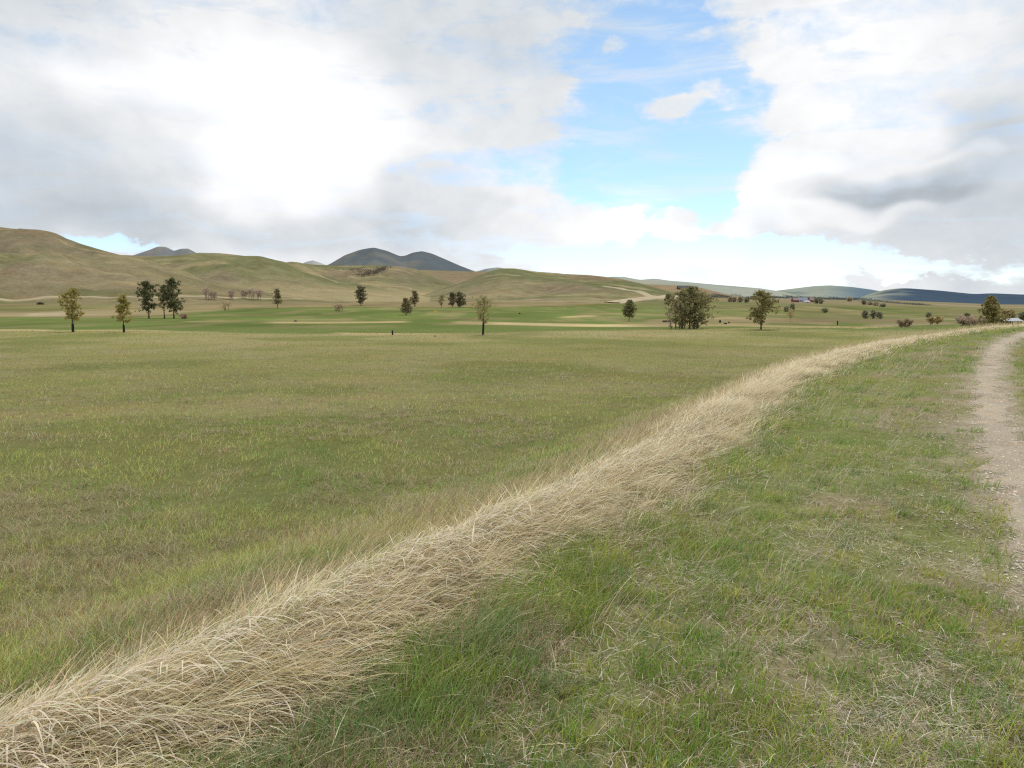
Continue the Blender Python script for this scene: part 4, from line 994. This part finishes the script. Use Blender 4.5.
# ------------------------------------------------------------------ sky, sun
SUN_AZ, SUN_EL = math.radians(18), math.radians(56)      # high, behind thin cloud ahead of the camera
def build_world():
    w = bpy.data.worlds.new('World'); sc.world = w; w.use_nodes = True
    w.node_tree.nodes.clear(); t = NT(w.node_tree)
    out = t.node('ShaderNodeOutputWorld')
    sky = t.node('ShaderNodeTexSky', sky_type='NISHITA'); sky.sun_disc = False
    sky.sun_elevation = SUN_EL; sky.sun_rotation = SUN_AZ; sky.altitude = 1200
    sky.air_density = 1.0; sky.dust_density = .6; sky.ozone_density = 1.5
    bg1 = t.node('ShaderNodeBackground'); bg1.inputs[1].default_value = .15; pass
    tc = t.node('ShaderNodeTexCoord'); sep = t.node('ShaderNodeSeparateXYZ'); t.l.new(tc.outputs['Generated'], sep.inputs[0])
    X, Y, Z = sep.outputs
    az = t.math('MULTIPLY', t.math('ARCTAN2', X, Y), 57.29578); el = t.math('MULTIPLY', t.math('ARCSINE', t.math('MINIMUM', t.math('MAXIMUM', Z, -1.), 1.)), 57.29578)
    tint = t.mix(t.smooth(el, 3., 17.), (.88, .97, 1.18, 1), (.98, 1.04, .97, 1))
    t.l.new(t.mix(1.0, sky.outputs[0], tint, 'MULTIPLY'), bg1.inputs[0])
    comb = t.node('ShaderNodeCombineXYZ'); t.l.new(az, comb.inputs[0]); t.l.new(t.math('MULTIPLY', el, 1.45), comb.inputs[1])
    vec = comb.outputs[0]
    def warp(scale, amt, off, detail=5):
        v = t.node('ShaderNodeVectorMath', operation='ADD'); t.l.new(vec, v.inputs[0]); v.inputs[1].default_value = (off, off * .7, 0)
        n = t.node('ShaderNodeTexNoise'); t.l.new(v.outputs[0], n.inputs['Vector']); n.inputs['Scale'].default_value = scale; n.inputs['Detail'].default_value = detail; n.inputs['Roughness'].default_value = .6
        s = t.node('ShaderNodeSeparateXYZ'); t.l.new(n.outputs['Color'], s.inputs[0])
        return t.math('MULTIPLY_ADD', s.outputs[0], 2 * amt, -amt), t.math('MULTIPLY_ADD', s.outputs[1], 2 * amt, -amt)
    wx, wy = warp(.16, 5.5, 3.); wx2, wy2 = warp(.5, 1.8, 31.)
    AX = t.math('ADD', t.math('ADD', az, wx), wx2); EY = t.math('ADD', t.math('ADD', el, t.math('MULTIPLY', wy, .6)), t.math('MULTIPLY', wy2, .6))
    ax1 = t.math('ADD', az, wx2); ey1 = t.math('ADD', el, t.math('MULTIPLY', wy2, .6))
    lx, ly = warp(.12, 5., 53., 2); LX = t.math('ADD', az, lx); LY = t.math('ADD', el, t.math('MULTIPLY', ly, .6))
    def blob(px, row, rx, ry, warped=True, edge=.35, rot=0.):
        a, e = azel(px, row); kx = 57.3 / F * math.cos(math.radians(a)) ** 2
        sx, sy = rx * kx, ry * 57.3 / F * math.cos(math.radians(a))
        A, E = (LX, LY) if warped == 2 else (AX, EY) if warped else (ax1, ey1)
        da = t.math('SUBTRACT', A, a); de = t.math('SUBTRACT', E, e)
        if rot:
            c, s = math.cos(rot), math.sin(rot)
            u = t.math('ADD', t.math('MULTIPLY', da, c), t.math('MULTIPLY', de, s)); v = t.math('SUBTRACT', t.math('MULTIPLY', de, c), t.math('MULTIPLY', da, s))
            da, de = u, v
        u = t.math('DIVIDE', da, sx); v = t.math('DIVIDE', de, sy)
        r2 = t.math('ADD', t.math('MULTIPLY', u, u), t.math('MULTIPLY', v, v))
        return t.smooth(r2, 1.0 + edge * 2.2, max(0.0, 1.0 - edge * 2.2), 0, 1)
    def total(items, warped):
        s = None
        for px, row, rx, ry, amt, *k in items:
            b = t.math('MULTIPLY', blob(px, row, rx, ry, warped, *(k or [.35])), amt)
            s = b if s is None else t.math('ADD', s, b)
        return s
    # holes of blue and the puffs floating in them (picture position of the centre, size, amount)
    holes = total([(672, 105, 84, 112, .86, .45), (655, 190, 78, 62, .70, .45), (612, 45, 75, 40, .42), (735, 25, 55, 40, .45), (560, 150, 55, 40, .3, .45), (720, 135, 60, 60, .5),
                   (780, 266, 230, 22, .85), (650, 258, 130, 16, .75, .4), (672, 240, 90, 16, .65, .4), (115, 241, 66, 9, .8), (468, 158, 60, 14, .25, .45), (905, 272, 90, 12, .4), (22, 40, 60, 22, .08), (700, 206, 42, 22, .6, .4), (610, 205, 50, 14, .35, .45)], True)
    puffs = total([(885, 195, 130, 45, .55, .45), (960, 235, 110, 40, .45, .45), (150, 150, 240, 90, .3, .45), (668, 112, 30, 13, .8, .4), (700, 104, 40, 9, .5, .45), (720, 128, 50, 12, .55, .45), (748, 84, 50, 26, .55, .45), (742, 40, 30, 14, .4, .45), (614, 47, 15, 9, .75), (735, 8, 34, 12, .7), (690, 40, 20, 9, .55), (640, 222, 38, 19, 1.35, .3), (600, 226, 40, 24, .8), (708, 238, 40, 12, 1.35, .3), (684, 220, 16, 13, 1.2, .3), (600, 250, 40, 10, .5),
                   (688, 212, 12, 11, .7), (780, 188, 66, 40, .6, .3), (760, 215, 50, 20, .5), (700, 92, 24, 10, .45), (725, 170, 10, 5, .5)], False)
    st = t.node('ShaderNodeMapping'); st.inputs['Rotation'].default_value = (0, 0, -.6); st.inputs['Scale'].default_value = (.45, 1.5, 1); t.l.new(vec, st.inputs['Vector'])
    wisp = t.noise(st.outputs[0], .22, 9, .62, .6)
    f1 = t.noise(vec, .11, 9, .58, .25); f2 = t.noise(vec, .42, 8, .62, .3)
    fb = t.math('ADD', t.math('MULTIPLY', f1, .42), t.math('MULTIPLY', f2, .58))
    dens = t.math('ADD', t.math('SUBTRACT', .78, holes), puffs)
    dens = t.math('ADD', dens, t.math('MULTIPLY', t.math('SUBTRACT', fb, .5), 1.4))
    dens = t.math('ADD', dens, t.math('MULTIPLY', t.math('SUBTRACT', wisp, .5), 1.2))
    cover = t.math('ADD', t.math('MULTIPLY', t.smooth(dens, -.06, .86), .90), t.math('ADD', t.math('MULTIPLY', t.smooth(wisp, .42, .74), .55), .03), clamp=True)
    # how bright the clouds are
    lum = total([(255, 115, 150, 90, .17, .45), (190, 60, 110, 50, .05, .45), (350, 175, 120, 60, .09, .45), (560, 210, 110, 60, .08, .45), (855, 75, 120, 80, .13, .45), (780, 190, 60, 34, .20, .4), (640, 224, 60, 26, .16, .4), (705, 236, 45, 16, .18, .4), (950, 168, 50, 14, .12, .4), (880, 210, 60, 10, .10, .4),
                 (60, 170, 160, 66, -.17, .45), (210, 225, 190, 28, -.10, .45), (420, 195, 62, 42, -.15, .4), (400, 240, 130, 22, -.08, .45), (880, 186, 92, 17, -.17, .45), (905, 193, 60, 9, -.06, .35), (1010, 200, 110, 90, -.17, .45), (900, 235, 150, 24, .05, .45), (850, 230, 90, 30, -.06, .45),
                 (120, 15, 170, 34, -.10, .45), (470, 20, 140, 50, -.11, .45), (520, 110, 60, 40, -.04, .45), (990, 60, 60, 90, -.03, .45)], 2)
    br = t.math('ADD', t.math('ADD', lum, .868), t.math('MULTIPLY', t.math('SUBTRACT', t.noise(vec, .22, 8, .55, .3), .5), .17))
    br = t.math('ADD', br, t.math('MULTIPLY', t.math('SUBTRACT', f2, .5), .15))
    br = t.math('MINIMUM', t.math('MAXIMUM', br, .50), 1.22)
    cc = t.mix(t.smooth(br, .55, 1.02), (.86, .945, 1.02, 1), (.99, .995, 1.0, 1))
    vm = t.node('ShaderNodeVectorMath', operation='SCALE'); t.l.new(cc, vm.inputs[0]); t.l.new(br, vm.inputs['Scale'])
    bg2 = t.node('ShaderNodeBackground'); t.l.new(vm.outputs[0], bg2.inputs[0]); bg2.inputs[1].default_value = 1.0
    mx = t.node('ShaderNodeMixShader')
    haze = t.smooth(el, 9., -1., 0., .28)
    t.l.new(t.math('MAXIMUM', cover, haze), mx.inputs[0]); t.l.new(bg1.outputs[0], mx.inputs[1]); t.l.new(bg2.outputs[0], mx.inputs[2])
    t.l.new(mx.outputs[0], out.inputs[0])
    w.cycles.sampling_method = 'MANUAL'; w.cycles.sample_map_resolution = 512
build_world()

ld = bpy.data.lights.new('sun', 'SUN'); ld.energy = 2.1; ld.angle = math.radians(7); ld.color = (1.0, .96, .89)
lo = bpy.data.objects.new('sun', ld); C.objects.link(lo)
dirn = Vector((math.sin(SUN_AZ) * math.cos(SUN_EL), math.cos(SUN_AZ) * math.cos(SUN_EL), math.sin(SUN_EL)))
lo.rotation_euler = dirn.to_track_quat('Z', 'Y').to_euler(); lo.location = (0, 0, 60)

# ------------------------------------------------------------------ camera
cd = bpy.data.cameras.new('camera'); co = bpy.data.objects.new('camera', cd); C.objects.link(co)
cd.sensor_width = 36; cd.lens = 36 * F / RX; cd.clip_start = .05; cd.clip_end = 60000
co.location = (0, 0, CAMZ); co.rotation_euler = (math.pi / 2 - PITCH, 0, 0)
sc.camera = co
sc.view_settings.view_transform = 'Standard'; sc.view_settings.look = 'None'; sc.view_settings.exposure = 0; sc.view_settings.gamma = 1
cy = sc.cycles
cy.max_bounces = 5; cy.diffuse_bounces = 3; cy.glossy_bounces = 2; cy.transmission_bounces = 3; cy.transparent_max_bounces = 4
cy.sample_clamp_indirect = 4; cy.use_denoising = False; cy.filter_width = 1.25
